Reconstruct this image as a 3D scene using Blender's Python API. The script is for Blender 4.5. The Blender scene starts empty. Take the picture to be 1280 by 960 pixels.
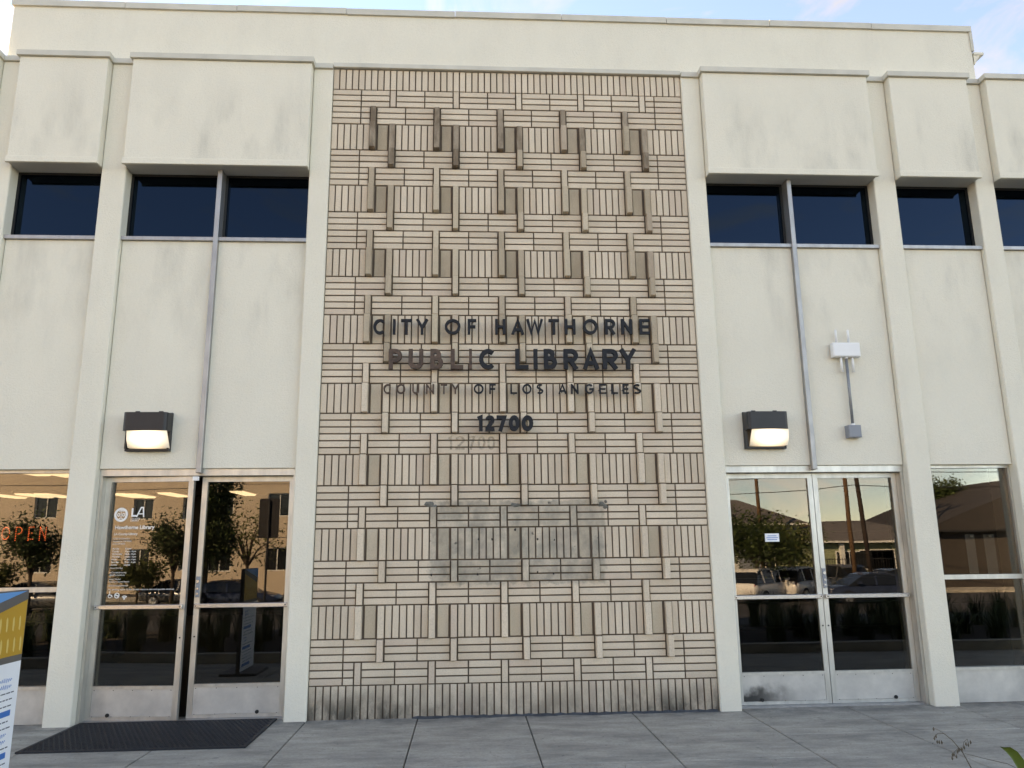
import bpy, bmesh, math, random
from mathutils import Vector, Matrix
R = math.radians
random.seed(7)
S = bpy.context.scene
COL = S.collection

# ------------------------------------------------------------------ camera
CAM = Vector((-0.445, -7.504, 1.5306)); YAW, PITCH, ROLL, FPX = 0.0584, 0.209, -0.0113, 960.0
_f = Vector((math.sin(YAW)*math.cos(PITCH), math.cos(YAW)*math.cos(PITCH), math.sin(PITCH)))
_r = Vector((math.cos(YAW), -math.sin(YAW), 0)); _u = _r.cross(_f)
RT = _r*math.cos(ROLL) + _u*math.sin(ROLL); UP = -_r*math.sin(ROLL) + _u*math.cos(ROLL)
cd = bpy.data.cameras.new('camera'); cam = bpy.data.objects.new('camera', cd); COL.objects.link(cam)
cd.sensor_fit = 'HORIZONTAL'; cd.sensor_width = 36.0; cd.lens = 36.0*FPX/1280.0
cd.clip_start = 0.05; cd.clip_end = 3000
m = Matrix((RT, UP, -_f)).transposed().to_4x4(); m.translation = CAM; cam.matrix_world = m
S.camera = cam
def ray(px, py): return _f + RT*((px-640)/FPX) + UP*((480-py)/FPX)
def at(px, py, y):                       # photo pixel -> point on the plane y
    d = ray(px, py); return CAM + d*((y-CAM.y)/d.y)
def atx(px, py, x):
    d = ray(px, py); return CAM + d*((x-CAM.x)/d.x)
GL = 0.17                                # plane of the door glass
def mir(px, py, Y):                      # what the glass shows there, standing at depth Y behind the camera
    p = at(px, py, 2*GL-Y); return Vector((p.x, Y, p.z))

# ------------------------------------------------------------------ light
SUN_EL, SUN_AZ = 26.0, -50.0              # azimuth from +y (behind the building) towards +x
S.view_settings.view_transform = 'Standard'; S.view_settings.look = 'None'
S.view_settings.exposure = 2.76; S.view_settings.gamma = 1.0
S.view_settings.use_curve_mapping = False
S.view_settings.use_white_balance = True; S.view_settings.white_balance_temperature = 9900; S.view_settings.white_balance_tint = 17
W = bpy.data.worlds.new('World'); S.world = W; W.use_nodes = True
nt = W.node_tree; nt.nodes.clear()
def wn(t, **k):
    n = nt.nodes.new(t)
    for a, b in k.items(): setattr(n, a, b)
    return n
sky = wn('ShaderNodeTexSky', sky_type='NISHITA', sun_disc=False, sun_elevation=R(SUN_EL), sun_rotation=R(SUN_AZ))
sky.air_density = 0.8; sky.dust_density = 0.0; sky.ozone_density = 3.0
tc = wn('ShaderNodeTexCoord'); mp = wn('ShaderNodeMapping'); mp.inputs['Scale'].default_value = (2.2, 3.4, 6.0)
mp.inputs['Rotation'].default_value = (0, 0, R(25))
no = wn('ShaderNodeTexNoise'); no.inputs['Scale'].default_value = 2.6; no.inputs['Detail'].default_value = 9; no.inputs['Roughness'].default_value = .6; no.inputs['Distortion'].default_value = .7
cr = wn('ShaderNodeValToRGB'); cr.color_ramp.elements[0].position = .50; cr.color_ramp.elements[1].position = .75
mx = wn('ShaderNodeMix', data_type='RGBA'); bw = wn('ShaderNodeRGBToBW'); sc = wn('ShaderNodeMix', data_type='RGBA', blend_type='MULTIPLY')
sc.inputs[0].default_value = 1; sc.inputs[7].default_value = (1.3, 1.27, 1.22, 1)
mfac = wn('ShaderNodeMath', operation='MULTIPLY'); mfac.inputs[1].default_value = .75
bg = wn('ShaderNodeBackground'); bg.inputs['Strength'].default_value = 0.09
out = wn('ShaderNodeOutputWorld'); L = nt.links.new
L(tc.outputs['Generated'], mp.inputs['Vector']); L(mp.outputs['Vector'], no.inputs['Vector']); L(no.outputs['Fac'], cr.inputs['Fac'])
L(sky.outputs['Color'], bw.inputs['Color']); L(bw.outputs['Val'], sc.inputs[6]); L(cr.outputs['Color'], mfac.inputs[0]); L(mfac.outputs[0], mx.inputs[0])
L(sky.outputs['Color'], mx.inputs[6]); L(sc.outputs[2], mx.inputs[7]); L(mx.outputs[2], bg.inputs['Color']); L(bg.outputs['Background'], out.inputs['Surface'])
sl = bpy.data.lights.new('sun', 'SUN'); sl.energy = 3.6; sl.angle = R(.5); sl.color = (1, .87, .70)
so = bpy.data.objects.new('sun', sl); COL.objects.link(so)
sd = Vector((math.sin(R(SUN_AZ))*math.cos(R(SUN_EL)), math.cos(R(SUN_AZ))*math.cos(R(SUN_EL)), math.sin(R(SUN_EL))))
so.rotation_euler = sd.to_track_quat('Z', 'Y').to_euler(); so.location = (20, 30, 30)
S.render.engine = 'CYCLES'; S.cycles.max_bounces = 8; S.cycles.transparent_max_bounces = 12
S.cycles.sample_clamp_indirect = 6

# ------------------------------------------------------------------ materials
def srgb(*c): return tuple(((v/255)/12.92 if v/255 <= .04045 else ((v/255+.055)/1.055)**2.4) for v in c) + (1,)
class Mat:
    """small node helper"""
    def __init__(s, name, rough=.7, metal=0.0, spec=.4):
        s.m = bpy.data.materials.new(name); s.m.use_nodes = True; s.t = s.m.node_tree; s.b = s.t.nodes['Principled BSDF']
        s.b.inputs['Roughness'].default_value = rough; s.b.inputs['Metallic'].default_value = metal; s.b.inputs['Specular IOR Level'].default_value = spec
    def n(s, t, **k):
        n = s.t.nodes.new(t)
        for a, b in k.items(): setattr(n, a, b)
        return n
    def l(s, a, b): s.t.links.new(a, b)
    def pos(s, scale=(1,1,1), obj=False):
        mp = s.n('ShaderNodeMapping'); mp.inputs['Scale'].default_value = scale
        if obj: s.l(s.n('ShaderNodeTexCoord').outputs['Object'], mp.inputs['Vector'])
        else: s.l(s.n('ShaderNodeNewGeometry').outputs['Position'], mp.inputs['Vector'])
        return mp.outputs['Vector']
    def noise(s, scale, detail=6, rough=.55, vec=(1,1,1), lo=.3, hi=.7, obj=False):
        n = s.n('ShaderNodeTexNoise'); n.inputs['Scale'].default_value = scale; n.inputs['Detail'].default_value = detail; n.inputs['Roughness'].default_value = rough
        s.l(s.pos(vec, obj), n.inputs['Vector'])
        r = s.n('ShaderNodeMapRange'); r.inputs[1].default_value = lo; r.inputs[2].default_value = hi; s.l(n.outputs['Fac'], r.inputs[0])
        return r.outputs[0]
    def mix(s, fac, a, b, blend='MIX'):
        n = s.n('ShaderNodeMix', data_type='RGBA', blend_type=blend)
        for k, v in ((0, fac), (6, a), (7, b)):
            if isinstance(v, (float, int)): n.inputs[k].default_value = v
            elif isinstance(v, tuple): n.inputs[k].default_value = v
            else: s.l(v, n.inputs[k])
        return n.outputs[2]
    def math(s, op, a, b=0.0, clamp=False):
        n = s.n('ShaderNodeMath', operation=op); n.use_clamp = clamp
        for k, v in ((0, a), (1, b)):
            if isinstance(v, (float, int)): n.inputs[k].default_value = v
            else: s.l(v, n.inputs[k])
        return n.outputs[0]
    def xyz(s, obj=False):
        n = s.n('ShaderNodeSeparateXYZ'); s.l(s.pos((1,1,1), obj), n.inputs[0]); return n.outputs
    def ramp(s, v, a, b):                # smooth 0..1 between a and b
        r = s.n('ShaderNodeMapRange', interpolation_type='SMOOTHSTEP'); r.inputs[1].default_value = a; r.inputs[2].default_value = b
        if a > b: r.inputs[1].default_value = b; r.inputs[2].default_value = a; r.inputs[3].default_value = 1; r.inputs[4].default_value = 0
        s.l(v, r.inputs[0]); return r.outputs[0]
    def color(s, c):
        if isinstance(c, tuple): s.b.inputs['Base Color'].default_value = c
        else: s.l(c, s.b.inputs['Base Color'])
        return s
    def rough(s, v): s.l(v, s.b.inputs['Roughness']); return s
    def bump(s, h, strength=.3, dist=.01):
        b = s.n('ShaderNodeBump'); b.inputs['Strength'].default_value = strength; b.inputs['Distance'].default_value = dist
        s.l(h, b.inputs['Height']); s.l(b.outputs['Normal'], s.b.inputs['Normal']); return s
M = {}
def plain(name, c, rough=.6, metal=0.0, var=.12, vs=6, bump=0, spec=.4):
    k = Mat(name, rough, metal, spec)
    c = c if len(c) == 4 else c + (1,)
    d = tuple(v*(1-var) for v in c[:3]) + (1,)
    k.color(k.mix(k.noise(vs), d, c))
    if bump: k.bump(k.noise(vs*12, 4), bump, .004)
    M[name] = k.m; return k.m

# painted stucco with grime that has a shape of its own
def stucco(name, base, dirt, panel=False):
    k = Mat(name, .85, 0, .2)
    a = k.mix(k.noise(1.3, 5), tuple(v*.955 for v in base[:3])+(1,), base)
    streak = k.noise(1.5, 5, .55, (2.0, 2.0, .75), .46, .80)
    fine = k.noise(5, 8, .7, (2.4, 2.4, .5), .15, .85)
    g = k.math('MULTIPLY', k.math('MULTIPLY', streak, fine), .75 if panel else .22)
    if panel:
        z = k.xyz()[2]
        lowbox = k.math('MULTIPLY', k.ramp(z, 6.5, 5.7), k.ramp(z, 5.3, 5.45))
        under = k.math('MULTIPLY', k.ramp(z, 3.2, 4.3), k.ramp(z, 4.75, 4.6))
        g = k.math('MULTIPLY', g, k.math('ADD', k.math('ADD', lowbox, under), .12, True))
    a = k.mix(g, a, dirt)
    a = k.mix(k.math('MULTIPLY', k.noise(38, 7, .75, (1,1,1), .35, .65), .10), a, tuple(v*.6 for v in base[:3])+(1,))
    k.color(a); h = k.noise(60, 6, .75, (1,1,1), .2, .8); k.bump(h, .6, .007)
    M[name] = k.m
CREAM = (.80, .755, .635, 1)
stucco('stucco', CREAM, (.30, .29, .25, 1)); stucco('stucco_panel', (.79, .745, .628, 1), (.27, .265, .235, 1), True)
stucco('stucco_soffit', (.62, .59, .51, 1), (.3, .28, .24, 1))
plain('coping', (.62, .59, .505), .55, .0, .18, 4)
def metal(name, base, rough, var=.25):
    k = Mat(name, rough, .85)
    st = k.noise(14, 6, .6, (1, 1, .25)); k.color(k.mix(st, tuple(v*(1-var) for v in base)+(1,), base+(1,)))
    k.rough(k.math('ADD', k.math('MULTIPLY', k.noise(6, 4), .12 if var > .1 else .0), rough-.05)); M[name] = k.m
metal('aluminium', (.63, .61, .565), .42); metal('fin_metal', (.43, .42, .41), .5); metal('bar_metal', (.66, .66, .67), .30, .08)
k = Mat('kick_metal', .5, .55); st = k.noise(5, 7, .6)
base = k.mix(st, (.45, .435, .41, 1), (.62, .595, .55, 1)); x, y, z = k.xyz()
soot = k.math('MULTIPLY', k.math('MULTIPLY', k.ramp(x, 2.85, 2.25), k.ramp(x, 2.0, 2.1)),
              k.ramp(k.math('ADD', z, k.math('MULTIPLY', k.noise(7, 4), .14)), .30, .17))
k.color(k.mix(k.math('MULTIPLY', soot, .93), base, (.02, .02, .02, 1))); M['kick'] = k.m

# brick: tone per piece, worn edges, grime with a shape
def brick_mat(name, a, b, weather=0.0):
    k = Mat(name, .88, 0, .2)
    at_ = k.n('ShaderNodeAttribute', attribute_name='tone'); oi = k.n('ShaderNodeObjectInfo')
    t = k.math('FRACT', k.math('ADD', at_.outputs['Fac'], k.math('MULTIPLY', oi.outputs['Random'], .999)))
    c = k.mix(t, a, b)
    pink = k.math('GREATER_THAN', t, .93); c = k.mix(k.math('MULTIPLY', pink, .35), c, (.43, .31, .25, 1))
    sp = k.noise(120, 4, .65, (1,1,1), .33, .52); c = k.mix(k.math('MULTIPLY', k.math('SUBTRACT', 1.0, sp), .5), c, tuple(v*.62 for v in a[:3])+(1,))
    c = k.mix(k.math('MULTIPLY', k.noise(3.2, 6, .6, (1, 1, .5), .45, .8), .28), c, (.28, .21, .145, 1))
    x, y, z = k.xyz()
    # soiled foot of the wall, worst at both ends
    ax = k.math('ABSOLUTE', x)
    foot = k.math('MULTIPLY', k.ramp(z, .42, .02), k.math('ADD', k.ramp(ax, .7, 1.7), .66, True))
    foot = k.math('MULTIPLY', foot, k.noise(6, 7, .65, (1, 1, .6), .22, .58))
    c = k.mix(k.math('MULTIPLY', foot, .93), c, (.075, .068, .055, 1))
    # where a plaque was taken down
    wob = k.math('MULTIPLY', k.math('SUBTRACT', k.noise(11, 7, .7), .5), .07)
    xx = k.math('ADD', x, wob); zz = k.math('ADD', z, wob)
    box = k.math('MULTIPLY', k.math('MULTIPLY', k.ramp(xx, -.83, -.79), k.ramp(xx, .90, .85)), k.math('MULTIPLY', k.ramp(zz, 1.165, 1.21), k.ramp(zz, 1.99, 1.955)))
    g = k.math('MULTIPLY', box, k.math('ADD', k.math('MULTIPLY', k.noise(7, 7, .65, (1, 1, .8), .32, .66), .70), .14))
    c = k.mix(g, c, (.225, .215, .18, 1))
    spot = k.math('MULTIPLY', box, k.noise(13, 3, .5, (1,1,1), .68, .74)); c = k.mix(k.math('MULTIPLY', spot, .8), c, (.07, .07, .06, 1))
    if weather: c = k.mix(k.math('MULTIPLY', k.math('ADD', k.noise(5, 6, .6, (1, 1, .4)), .35, True), weather), c, (.165, .122, .085, 1))
    k.color(c); k.bump(k.noise(140, 4, .7, (1,1,1), .2, .8), .45, .003); M[name] = k.m
BA, BB = (.615, .508, .392, 1), (.73, .617, .485, 1)
brick_mat('brick', BA, BB); brick_mat('brick_stained', BA, BB, .97); brick_mat('brick_weathered', (.52, .425, .31, 1), (.64, .53, .40, 1), .36); brick_mat('brick_worn', (.56, .465, .345, 1), (.68, .575, .44, 1), .10)
plain('mortar', (.13, .097, .072), .95, 0, .3, 9, .4)
# concrete
k = Mat('concrete', .85, 0, .3); oi = k.n('ShaderNodeObjectInfo')
c = k.mix(k.noise(2.4, 9, .70, (.6, 1.8, 1), .30, .66), (.225, .208, .174, 1), (.55, .505, .42, 1))
c = k.mix(k.math('MULTIPLY', k.noise(4.5, 8, .7, (.5, 1.8, 1), .52, .72), .5), c, (.58, .54, .455, 1))
c = k.mix(k.math('MULTIPLY', k.noise(11, 6, .6, (1,1,1), .60, .72), .5), c, (.13, .13, .125, 1))
c = k.mix(k.math('MULTIPLY', oi.outputs['Random'], .16), c, (.17, .17, .165, 1))
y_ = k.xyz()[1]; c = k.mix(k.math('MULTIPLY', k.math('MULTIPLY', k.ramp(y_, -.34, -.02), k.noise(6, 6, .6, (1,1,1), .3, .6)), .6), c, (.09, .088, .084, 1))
c = k.mix(k.math('MULTIPLY', k.noise(26, 2, .5, (1,1,1), .735, .75), .75), c, (.05, .05, .05, 1))
k.color(c); c = k.mix(k.math('MULTIPLY', k.noise(48, 6, .75, (1,1,1), .35, .62), .35), c, (.17, .16, .14, 1)); k.color(c); k.bump(k.noise(60, 6, .7), .45, .004); M['concrete'] = k.m
plain('lump_grey', (.20, .195, .17), .9, 0, .4, 30, .5); plain('joint', (.05, .048, .045), .95); plain('sealant', (.075, .085, .095), .7, 0, .5, 22, .5)
plain('asphalt', (.052, .052, .054), .9, 0, .3, 3, .5); plain('soil', (.05, .037, .026), .95, 0, .4, 9, .6); plain('line_paint', (.65, .65, .62), .7)
plain('rubber', (.018, .019, .023), .62, 0, .4, 25, .4); plain('black', (.012, .012, .012), .5); plain('lamp_metal', (.018, .018, .021), .42, 0, .2, 9)
# letters: dark paint, worn to brown on the left half of the second line
k = Mat('letter_dark', .6, 0, .25); k.color(k.mix(k.noise(18, 5), (.007, .008, .011, 1), (.018, .02, .025, 1))); M['letter_dark'] = k.m
k = Mat('letter_brown', .6, .2); k.color(k.mix(k.noise(22, 5), (.045, .030, .022, 1), (.12, .075, .055, 1))); M['letter_brown'] = k.m
k = Mat('ghost_mark', .9)
k.color((.16, .13, .10, 1)); tr = k.n('ShaderNodeBsdfTransparent'); ms = k.n('ShaderNodeMixShader')
k.l(k.math('MULTIPLY', k.noise(30, 5, .6, (1,1,1), .25, .7), .24), ms.inputs[0]); k.l(tr.outputs[0], ms.inputs[1]); k.l(k.b.outputs[0], ms.inputs[2])
k.l(ms.outputs[0], k.t.nodes['Material Output'].inputs['Surface']); M['ghost_mark'] = k.m
# tinted glass: mirror by Fresnel over a bronze tint
def glass(name, tint, ior, wav=.0, coat=(1, 1, 1, 1)):
    k = Mat(name); k.t.nodes.remove(k.b)
    tr = k.n('ShaderNodeBsdfTransparent'); tr.inputs[0].default_value = tint
    gl = k.n('ShaderNodeBsdfGlossy'); gl.inputs['Roughness'].default_value = 0.0; gl.inputs['Color'].default_value = coat
    fr = k.n('ShaderNodeFresnel'); fr.inputs['IOR'].default_value = ior
    ms = k.n('ShaderNodeMixShader'); k.l(fr.outputs[0], ms.inputs[0]); k.l(tr.outputs[0], ms.inputs[1]); k.l(gl.outputs[0], ms.inputs[2])
    if wav:
        n = k.n('ShaderNodeTexNoise'); n.inputs['Scale'].default_value = 1.1; n.inputs['Detail'].default_value = 1; k.l(k.pos(), n.inputs['Vector'])
        b = k.n('ShaderNodeBump'); b.inputs['Strength'].default_value = 1; b.inputs['Distance'].default_value = wav
        k.l(n.outputs['Fac'], b.inputs['Height']); k.l(b.outputs['Normal'], gl.inputs['Normal'])
    k.l(ms.outputs[0], k.t.nodes['Material Output'].inputs['Surface']); M[name] = k.m
glass('door_glass', (.58, .565, .53, 1), 1.70, .0006); glass('window_glass', (.012, .012, .014, 1), 1.45, .0006, (.38, .66, 1, 1)); glass('clear_glass', (.5, .55, .55, 1), 1.5)
def emit(name, c, s):
    k = Mat(name, .4); k.color(c); k.b.inputs['Emission Color'].default_value = c; k.b.inputs['Emission Strength'].default_value = s; M[name] = k.m
emit('tube_light', (1, .93, .76, 1), .42); emit('led_red', (1, .22, .10, 1), .42)
k = Mat('lamp_lens', .2); k.color((.8, .78, .7, 1)); k.b.inputs['Emission Color'].default_value = (1, .92, .74, 1)
gx = k.n('ShaderNodeTexGradient', gradient_type='SPHERICAL'); k.l(k.pos((4.2, 1.5, 6.5), True), gx.inputs[0])
k.l(k.math('ADD', k.math('MULTIPLY', k.math('POWER', gx.outputs['Fac'], 1.6), .55), .03), k.b.inputs['Emission Strength']); M['lamp_lens'] = k.m
plain('white_plastic', (.80, .80, .79), .4, 0, .04); plain('grey_box', (.25, .27, .30), .5, 0, .1); plain('conduit', (.27, .28, .29), .45, .3, .2, 20)
plain('vinyl_white', (.86, .86, .84), .6, 0, .03); plain('paper', (.80, .83, .86), .7, 0, .04); plain('print_blue', (.018, .17, .50), .5, 0, .06); plain('print_sky', (.09, .33, .66), .5, 0, .06)
plain('print_yellow', (.55, .30, .035), .5, 0, .08, 3); plain('print_pale', (.72, .53, .17), .5, 0, .05); plain('print_grey', (.13, .12, .11), .5); plain('print_ink', (.10, .11, .14), .6)
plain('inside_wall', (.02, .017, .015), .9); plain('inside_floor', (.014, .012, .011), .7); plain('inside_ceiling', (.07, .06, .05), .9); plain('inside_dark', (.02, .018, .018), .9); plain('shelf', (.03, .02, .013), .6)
plain('roofing', (.16, .15, .14), .9); plain('tan_stucco', (.56, .46, .345), .9, 0, .06, .8); plain('green_siding', (.27, .30, .18), .85, 0, .1); plain('brown_stucco', (.05, .042, .036), .85); plain('shingle', (.17, .155, .145), .9, 0, .3, 7); plain('shingle_silhouette', (.045, .04, .038), .9, 0, .3, 7); plain('shingle_red', (.22, .11, .07), .9, 0, .3, 7)  # brown stucco and darkest shingle carry the gabled house's shade in their colour
plain('trim_white', (.7, .7, .66), .6); plain('curtain', (.06, .075, .06), .5); plain('pole_wood', (.17, .10, .055), .9, 0, .4, 8); plain('pole_dark', (.05, .035, .028), .9, 0, .4, 8); plain('wire', (.02, .02, .02), .6); plain('bark', (.075, .055, .04), .95, 0, .4, 14, .6)
plain('iron', (.02, .02, .02), .5); plain('sign_back', (.015, .015, .017), .6)
plain('car_white', (.72, .70, .66), .25, 0, .02, 2, 0, .6); plain('car_black', (.016, .018, .022), .2, 0, .02, 2, 0, .6); plain('car_blue', (.022, .032, .06), .2, 0, .02, 2, 0, .6); plain('car_grey', (.12, .125, .13), .25, .3, .02, 2, 0, .6)
plain('car_glass', (.012, .014, .016), .08, 0, .02, 2, 0, .6); plain('tail_red', (.35, .012, .012), .25, 0, .1); plain('head_clear', (.5, .5, .5), .15, .3); plain('rim_metal', (.5, .5, .5), .35, .8)
def leaf_mat(name, a, b):
    k = Mat(name, .6, 0, .3); oi = k.n('ShaderNodeNewGeometry')
    k.color(k.mix(oi.outputs['Random Per Island'], a, b)); k.b.inputs['Transmission Weight'].default_value = 0
    M[name] = k.m
leaf_mat('leaf_dark', (.018, .035, .010, 1), (.06, .085, .025, 1)); leaf_mat('leaf_olive', (.045, .06, .015, 1), (.12, .13, .04, 1)); leaf_mat('leaf_strap', (.03, .05, .018, 1), (.09, .12, .04, 1)); leaf_mat('leaf_fresh', (.085, .13, .022, 1), (.13, .18, .035, 1))
plain('dry_stalk', (.11, .085, .055), .8)

# ------------------------------------------------------------------ mesh helpers
class MB:
    def __init__(s): s.v = []; s.f = []; s.tone = None
    def box(s, x0, x1, y0, y1, z0, z1):
        n = len(s.v); s.v += [(x0,y0,z0),(x1,y0,z0),(x1,y1,z0),(x0,y1,z0),(x0,y0,z1),(x1,y0,z1),(x1,y1,z1),(x0,y1,z1)]
        s.f += [tuple(n+i for i in q) for q in ((0,3,2,1),(4,5,6,7),(0,1,5,4),(1,2,6,5),(2,3,7,6),(3,0,4,7))]; return s
    def cbox(s, x0, x1, y0, y1, z0, z1, c=.003):      # front (-y) edges chamfered
        n = len(s.v)
        s.v += [(x0,y1,z0),(x1,y1,z0),(x1,y1,z1),(x0,y1,z1),(x0,y0+c,z0),(x1,y0+c,z0),(x1,y0+c,z1),(x0,y0+c,z1),(x0+c,y0,z0+c),(x1-c,y0,z0+c),(x1-c,y0,z1-c),(x0+c,y0,z1-c)]
        q = [(0,3,2,1)]
        for i in range(4):
            j = (i+1) % 4; q += [(i, j, 4+j, 4+i), (4+i, 4+j, 8+j, 8+i)]
        q += [(8,9,10,11)]
        s.f += [tuple(n+i for i in k) for k in q]; return s
    def tube(s, pts, rad, n=8, cap=True):
        pts = [Vector(p) for p in pts]; rr = rad if isinstance(rad, (list, tuple)) else [rad]*len(pts); b = len(s.v)
        for i, p in enumerate(pts):
            t = (pts[min(i+1, len(pts)-1)]-pts[max(i-1, 0)]).normalized(); a = t.orthogonal().normalized() if i == 0 else (a - t*a.dot(t)).normalized(); c = t.cross(a)
            for j in range(n):
                an = 2*math.pi*j/n; s.v.append(tuple(p+(a*math.cos(an)+c*math.sin(an))*rr[i]))
        for i in range(len(pts)-1):
            for j in range(n): s.f.append((b+i*n+j, b+i*n+(j+1) % n, b+(i+1)*n+(j+1) % n, b+(i+1)*n+j))
        if cap:
            s.f.append(tuple(b+j for j in reversed(range(n)))); s.f.append(tuple(b+(len(pts)-1)*n+j for j in range(n)))
        return s
    def prism(s, poly, d):                           # polygon (list of 3D points) pushed along d
        d = Vector(d); n = len(poly); b = len(s.v); s.v += [tuple(p) for p in poly]+[tuple(Vector(p)+d) for p in poly]
        s.f.append(tuple(b+i for i in range(n))); s.f.append(tuple(b+n+i for i in reversed(range(n))))
        for i in range(n): j = (i+1) % n; s.f.append((b+i, b+n+i, b+n+j, b+j))
        return s
    def sheet(s, poly): b = len(s.v); s.v += [tuple(p) for p in poly]; s.f.append(tuple(range(b, b+len(poly)))); return s
    def ribbon(s, pts, w, y0, y1, closed=False):     # stroke in the xz plane, front at y0, back at y1
        P = [Vector((p[0], p[1])) for p in pts]; n = len(P); A = []; B = []
        for i in range(n):
            d1 = (P[i]-P[i-1]) if (i or closed) else (P[1]-P[0]); d2 = (P[(i+1) % n]-P[i]) if (i < n-1 or closed) else (P[i]-P[i-1])
            d1 = d1.normalized(); d2 = d2.normalized(); n1 = Vector((-d1.y, d1.x)); n2 = Vector((-d2.y, d2.x)); m_ = (n1+n2)
            m_ = m_.normalized() if m_.length > 1e-6 else n1; k_ = min(1/max(m_.dot(n1), .35), 2.0); A.append(P[i]+m_*w/2*k_); B.append(P[i]-m_*w/2*k_)
        b = len(s.v)
        for i in range(n): s.v += [(A[i].x,y0,A[i].y),(B[i].x,y0,B[i].y),(B[i].x,y1,B[i].y),(A[i].x,y1,A[i].y)]
        for i in range(n if closed else n-1):
            p = b+4*i; q = b+4*((i+1) % n)
            for k_ in range(4): s.f.append((p+k_, p+(k_+1) % 4, q+(k_+1) % 4, q+k_))
        if not closed: s.f.append((b, b+3, b+2, b+1)); e = b+4*(n-1); s.f.append((e, e+1, e+2, e+3))
        return s
    def mesh(s, name, mat, smooth=False):
        me = bpy.data.meshes.new(name); me.from_pydata(s.v, [], s.f)
        bm = bmesh.new(); bm.from_mesh(me); bmesh.ops.recalc_face_normals(bm, faces=bm.faces); bm.to_mesh(me); bm.free()
        me.materials.append(M[mat] if isinstance(mat, str) else mat)
        if smooth:
            for p in me.polygons: p.use_smooth = True
        return me
    def build(s, name, mat, parent=None, smooth=False): return link(name, s.mesh(name, mat, smooth), parent)
def link(name, me, parent=None):
    o = bpy.data.objects.new(name, me); COL.objects.link(o)
    if parent: o.parent = parent
    return o
def tag(o, label=None, cat=None, group=None, kind=None):
    for k_, v in (('label', label), ('category', cat), ('group', group), ('kind', kind)):
        if v: o[k_] = v
    return o
def thing(name, label, cat, loc=(0,0,0), rz=0, group=None):
    o = bpy.data.objects.new(name, None); COL.objects.link(o); o.location = loc; o.rotation_euler = (0,0,rz); o.empty_display_size = .1
    return tag(o, label, cat, group)
def copy_tree(o, parent=None):
    c = o.copy(); COL.objects.link(c); c.parent = parent
    for ch in [q for q in bpy.data.objects if q.parent == o]: copy_tree(ch, c)
    return c
def B(name, mat, parent, *a): return MB().box(*a).build(name, mat, parent)
GZ = .015                                # top of the paving
G2 = -1.3                                # street level below the library terrace

# ------------------------------------------------------------------ ground
tag(MB().sheet([(-900,-900,G2-.02),(900,-900,G2-.02),(900,900,G2-.02),(-900,900,G2-.02)]).build('ground', 'asphalt'), kind='structure')
pv = tag(B('pavement', 'joint', None, -14, 14, -9.6, 13, G2-.01, -.012), kind='structure')
xs = [-13.9,-12.9,-11.9,-10.9,-9.9,-8.9,-7.9,-6.9,-5.9,-4.9,-3.9,-2.9,-1.9,-.9,.085,1.075,2.12,3.13,4.15,5.16,6.17,7.18,8.2,9.2,10.2,11.2,12.2,13.9]
def slab(x0, x1, y0, y1):
    g = .005; n = MB(); n.box(x0+g, x1-g, y0+g, y1-g, -.012, GZ-.004)
    b = len(n.v); c = .006
    n.v += [(x0+g,y0+g,GZ-.004),(x1-g,y0+g,GZ-.004),(x1-g,y1-g,GZ-.004),(x0+g,y1-g,GZ-.004),(x0+g+c,y0+g+c,GZ),(x1-g-c,y0+g+c,GZ),(x1-g-c,y1-g-c,GZ),(x0+g+c,y1-g-c,GZ)]
    n.f.pop(1); n.f += [(b+i, b+(i+1) % 4, b+4+(i+1) % 4, b+4+i) for i in range(4)]+[(b+4,b+5,b+6,b+7)]
    n.build('slab', 'concrete', pv)
for i in range(len(xs)-1):
    for ys in (((.75, -.94), (-.94, -2.1), (-2.1, -3.4)) if xs[i] > 2 else ((.75, -1.62), (-1.62, -3.4))):
        slab(xs[i], xs[i+1], ys[1], ys[0])
tag(MB().sheet([(-13.9,-9.55,-.006),(13.9,-9.55,-.006),(13.9,-6.96,-.006),(-13.9,-6.96,-.006)]).build('path', 'asphalt'), kind='structure')
# planting bed with a low concrete edge
for nm, a in (('planter_edge', (-11, 11, -3.58, -3.42, -.012, .14)),):
    e = B(nm, 'concrete', None, *a); tag(e, 'low concrete kerb edging the planting bed facing the library', 'kerb')
tag(B('planting_bed', 'soil', None, -11, 11, -6.95, -3.585, -.012, .07), kind='structure')
# street below, behind the camera
tag(MB().sheet([(-900,-36,G2-.012),(900,-36,G2-.012),(900,-22,G2-.012),(-900,-22,G2-.012)]).build('road', 'asphalt'), kind='structure')
tag(MB().prism([(-60,-9.61,-.02),(-60,-13.5,G2-.05),(-60,-9.61,G2-.05)], (120,0,0)).build('bank', 'soil'), kind='structure')
tag(B('far_pavement', 'concrete', None, -80, 80, -38.5, -36.0, G2-.1, G2+.13), kind='structure')

# ------------------------------------------------------------------ the library
LIB = thing('library_building', 'cream two-storey public library with a patterned brick centre panel and dark windows', 'building')
FY, BOXY, WY, WALLY = -.03, -.13, .12, .03
C1, C2, C3, C4, C5 = 1.90, 2.10, 3.955, 4.20, 5.10
C6 = 5.315; C7, C8 = 7.17, 7.41; C9, C10 = 8.31, 8.53
ZT, ZB, ZS, ZD = 6.58, 5.395, 4.655, 2.30
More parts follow.
